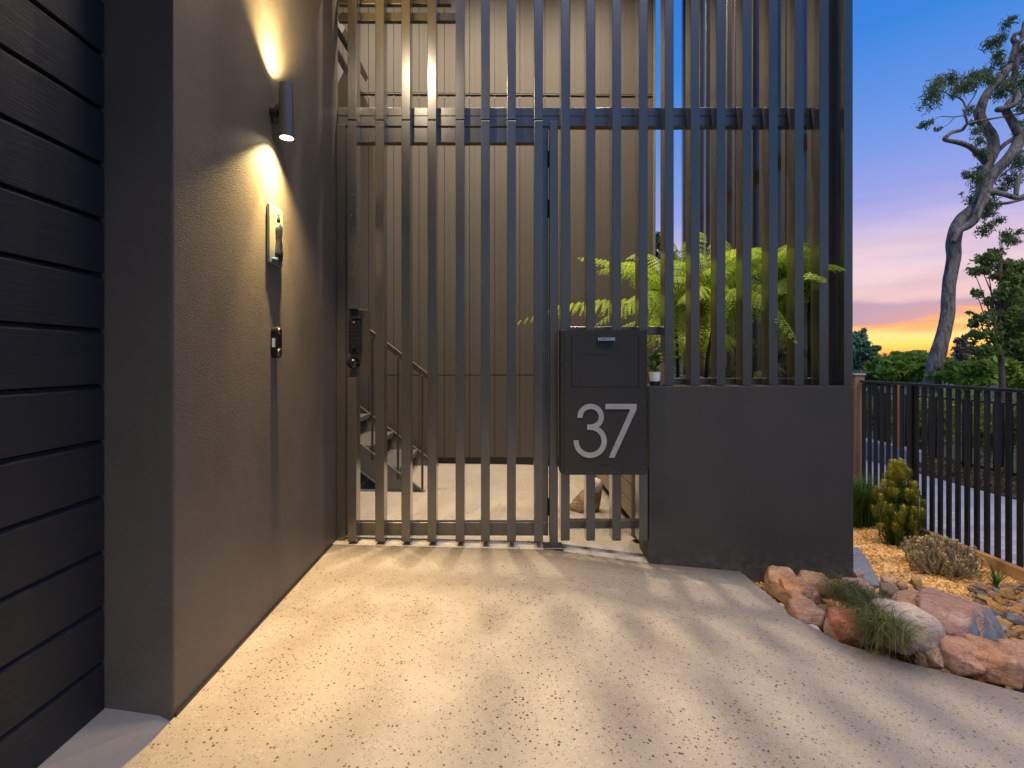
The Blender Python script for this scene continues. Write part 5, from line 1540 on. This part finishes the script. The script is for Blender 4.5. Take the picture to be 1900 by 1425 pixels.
fol = [(1731,178,9,22),(1736,160,7,14),(1762,147,13,9),(1783,163,13,12),(1797,158,16,10),(1806,140,9,7),(1822,143,12,8),(1832,132,9,7),(1838,150,8,7),(1842,80,13,10),(1858,72,9,9),(1854,100,8,8),(1870,42,9,7),
       (1880,34,5,4),(1852,112,10,9),(1866,125,9,8),(1714,232,9,4),(1726,228,6,3),(1855,150,9,12),(1868,165,8,14),(1812,243,6,8),(1818,262,8,8),(1825,283,10,9),(1822,318,10,12),(1815,333,11,10),(1800,326,10,5),
       (1790,323,5,4),(1822,350,11,12),(1803,370,9,7),(1812,378,10,8),(1828,372,12,12),(1836,385,12,10),(1832,398,10,6),(1826,428,10,9),(1836,418,9,6),(1852,410,9,5),(1872,445,11,10),(1866,434,8,6),(1884,450,6,5),
       (1872,335,12,14),(1860,350,7,7),(1890,300,9,14),(1893,178,10,12),(1898,150,10,14),(1897,200,8,10),(1893,430,6,4),(1783,360,3,3),(1800,205,6,8),(1805,228,4,5),(1893,95,8,10),(1852,175,7,10),(1770,178,5,4),(1910,240,14,16),
       (1920,120,16,20),(1930,300,18,20),(1940,60,20,20),(1890,230,6,8),(1885,285,8,8),(1740,240,5,3)]
blobs = []
rr = random.Random(31)
for (px,py,rx,ry) in fol:
    Yf = Y0+rr.uniform(-.5,.5); c = P(px,py,Yf)
    blobs.append((tuple(c),(1.35*rx*Yf/F, max(rx,ry)*Yf/F*1.4, 1.35*ry*Yf/F)))
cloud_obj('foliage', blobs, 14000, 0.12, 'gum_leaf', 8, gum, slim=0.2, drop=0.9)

def make_tree(label, px, py_base, Y, trunk_h_px, blobs_px, n, size, mat, seed, name='tree', trunk_r=0.08, lean=0, group='trees and bushes beyond the fence', gz=-0.9, trunk_top=None):
    c = P(px, py_base, Y)
    t = thing(name, label, 'tree' if 'tree' in name else 'bush', (c.x, c.y, gz), group)
    top = P(px+lean, trunk_top if trunk_top else py_base-trunk_h_px, Y)
    b0 = Vector((c.x, c.y, gz))
    mb = MB(); mb.tube([b0, b0.lerp(top,.35)+Vector((trunk_r*.5,0,0)), b0.lerp(top,.7)-Vector((trunk_r*.5,0,0)), top], [trunk_r,trunk_r*.8,trunk_r*.6,trunk_r*.25], 9, noise_amp=.2)
    rr = random.Random(seed)
    bl_ = []
    for (bx,by,rx,ry) in blobs_px:
        Yb = Y+rr.uniform(-.6,.6)*max(rx,ry)*Y/F*1.2
        q = P(bx,by,Yb); bl_.append((tuple(q),(rx*Y/F, rx*Y/F, ry*Y/F)))
        st_ = b0.lerp(top, rr.uniform(.35,.8))
        mb.tube([st_, st_.lerp(q,.5)+Vector((0,0,.03*(q-st_).length)), q], [trunk_r*.35,trunk_r*.22,trunk_r*.08], 5)
    mb.obj('trunk', M['thin_bark'], t, smooth=True)
    bl_ += [((c_[0]+rr.gauss(0,.7)*r_[0], c_[1]+rr.gauss(0,.7)*r_[1], c_[2]+rr.uniform(0.2,1.15)*r_[2]), (r_[0]*.32, r_[1]*.32, r_[2]*.34)) for c_, r_ in list(bl_) for _k in range(3)]
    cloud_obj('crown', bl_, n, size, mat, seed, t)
    return t
make_tree('slender tree with dark layered foliage right of the gum trunk', 1856, 712, 11.0, 240,
    [(1830,480,18,10),(1850,470,14,7),(1822,500,14,9),(1808,505,10,8),(1870,492,22,11),(1895,500,16,16),(1856,512,16,8),(1885,520,20,14),(1812,545,9,8),(1838,560,10,7),(1866,545,16,16),(1824,590,14,10),(1808,600,10,10),
     (1850,585,16,9),(1840,620,18,10),(1812,622,14,9),(1880,570,18,24),(1900,600,22,34),(1870,610,18,18),(1835,648,20,12),(1818,655,14,8)], 6500, 0.11, 'tree_leaf', 41, 'slender_tree', 0.07, 2, trunk_top=470)
make_tree('dense dark tree at the right edge behind the slender one', 1895, 712, 14.0, 200,
    [(1890,560,28,40),(1905,620,32,44),(1870,650,26,30),(1900,680,30,30),(1925,560,40,50),(1850,672,24,18)], 13000, 0.16, 'tree_leaf', 43, 'dense_tree', 0.14)
make_tree('low spreading bushes right of the gum trunk with light green tips', 1820, 712, 12.5, 30,
    [(1790,688,22,14),(1815,690,26,16),(1845,692,26,18),(1775,700,20,10),(1870,700,26,14),(1830,672,20,12),(1800,706,30,8),(1890,706,24,12),(1765,693,8,8)], 9000, 0.17, 'bright_leaf', 45, 'spreading_bush', 0.05)
make_tree('round mid-green bush left of the gum trunk', 1665, 712, 15.0, 40,
    [(1660,682,22,18),(1678,675,22,18),(1700,672,20,14),(1648,694,16,12),(1690,692,26,14),(1715,685,14,12),(1720,672,8,8),(1662,663,9,6)], 9000, 0.19, 'bright_leaf', 47, 'round_bush', 0.06)
make_tree('darker bush peeping out behind the round one', 1705, 712, 20.0, 40,
    [(1702,660,14,8),(1690,658,10,5),(1716,668,12,9),(1750,672,10,9),(1762,680,8,8)], 5000, 0.16, 'tree_leaf', 48, 'dark_bush', 0.06)
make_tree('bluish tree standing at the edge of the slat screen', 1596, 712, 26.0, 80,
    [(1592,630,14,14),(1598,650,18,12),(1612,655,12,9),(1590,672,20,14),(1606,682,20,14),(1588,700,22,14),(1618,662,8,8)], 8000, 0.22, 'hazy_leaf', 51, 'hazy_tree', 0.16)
make_tree('bare twiggy grey-brown tree against the orange horizon', 1786, 700, 22.0, 60,
    [(1786,638,10,9),(1778,650,9,8),(1794,652,9,9),(1786,662,12,8),(1776,632,5,5),(1792,626,4,5)], 2200, 0.13, 'grey_leaf', 53, 'twiggy_tree', 0.08, trunk_top=620)
make_tree('low olive bush between the timber post and round bush', 1620, 712, 16.0, 12,
    [(1612,700,18,8),(1630,702,18,9),(1645,704,14,8),(1600,706,16,8)], 6000, 0.12, 'tree_leaf', 55, 'olive_bush', 0.03)
# trees seen between the slats beyond the courtyard
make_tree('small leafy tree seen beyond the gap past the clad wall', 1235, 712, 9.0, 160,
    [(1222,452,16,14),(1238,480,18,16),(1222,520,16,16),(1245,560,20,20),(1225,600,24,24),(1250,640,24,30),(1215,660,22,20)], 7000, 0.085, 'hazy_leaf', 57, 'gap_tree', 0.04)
# hazy distant tree belt on the horizon: one mass
rr = random.Random(77)
bl_ = []
for k in range(260):
    x = -60+260*k/260+rr.uniform(-2,2); y = 110+rr.uniform(-8,8)
    bl_.append(((x,y,rr.uniform(-1,1.2)),(3.2,3,rr.uniform(1.2,2.4))))
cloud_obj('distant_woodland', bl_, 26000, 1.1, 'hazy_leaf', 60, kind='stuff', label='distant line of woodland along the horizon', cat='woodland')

# ================================================================== HOUSES FAR BEHIND
def house(label, x0, x1, ypx0, ypx1, Y, depth, ridge_px, wm='house_wall', rm='roof'):
    a = P(x0, ypx0, Y); b = P(x1, ypx1, Y); r_ = P((x0+x1)/2, ridge_px, Y).z
    t = thing('house', label, 'house', ((a.x+b.x)/2, Y, -1.6))
    MB().box(a.x, b.x, Y, Y+depth, -1.8, a.z).obj('wall', M[wm], t)
    mb = MB(); ym = Y+depth/2; o_ = 0.35
    mb.quadm([(a.x-o_,Y-o_,a.z+.01),(b.x+o_,Y-o_,a.z+.01),(b.x+o_,Y+depth+o_,a.z+.01),(a.x-o_,Y+depth+o_,a.z+.01),(a.x+depth*.35,ym,r_),(b.x-depth*.35,ym,r_)],
             [(0,1,5,4),(1,2,5),(2,3,4,5),(3,0,4),(0,3,2,1)])
    mb.obj('roof', M[rm], t)
    w_ = b.x-a.x
    for q in (.2,.5,.8):
        f_ = MB().box(a.x+w_*q-.5, a.x+w_*q+.5, Y-.04, Y-.002, a.z-1.5, a.z-.5).obj('window', M['tank'], t)
        MB().box(a.x+w_*q-.42, a.x+w_*q+.42, Y-.06, Y-.042, a.z-1.42, a.z-.58).obj('pane', M['gloss_black'], f_)
house('far grey-roofed house between the bluish tree and round bush', 1616, 1652, 684, 720, 45, 6, 668)
house('pale house with blue-grey roof just right of the gum trunk', 1738, 1768, 694, 720, 40, 5, 682)
tk = thing('water_tank', 'rounded blue-grey water tank right of the gum trunk', 'tank', tuple(P(1752,712,30)))
c = P(1752, 700, 30); mb = MB()
mb.tube([(c.x,c.y,-1.5),(c.x,c.y,c.z+.2),(c.x,c.y,c.z+.5),(c.x,c.y,c.z+.62)], [.42,.42,.3,.05], 20).obj('tank_shell', M['tank'], tk, smooth=True)
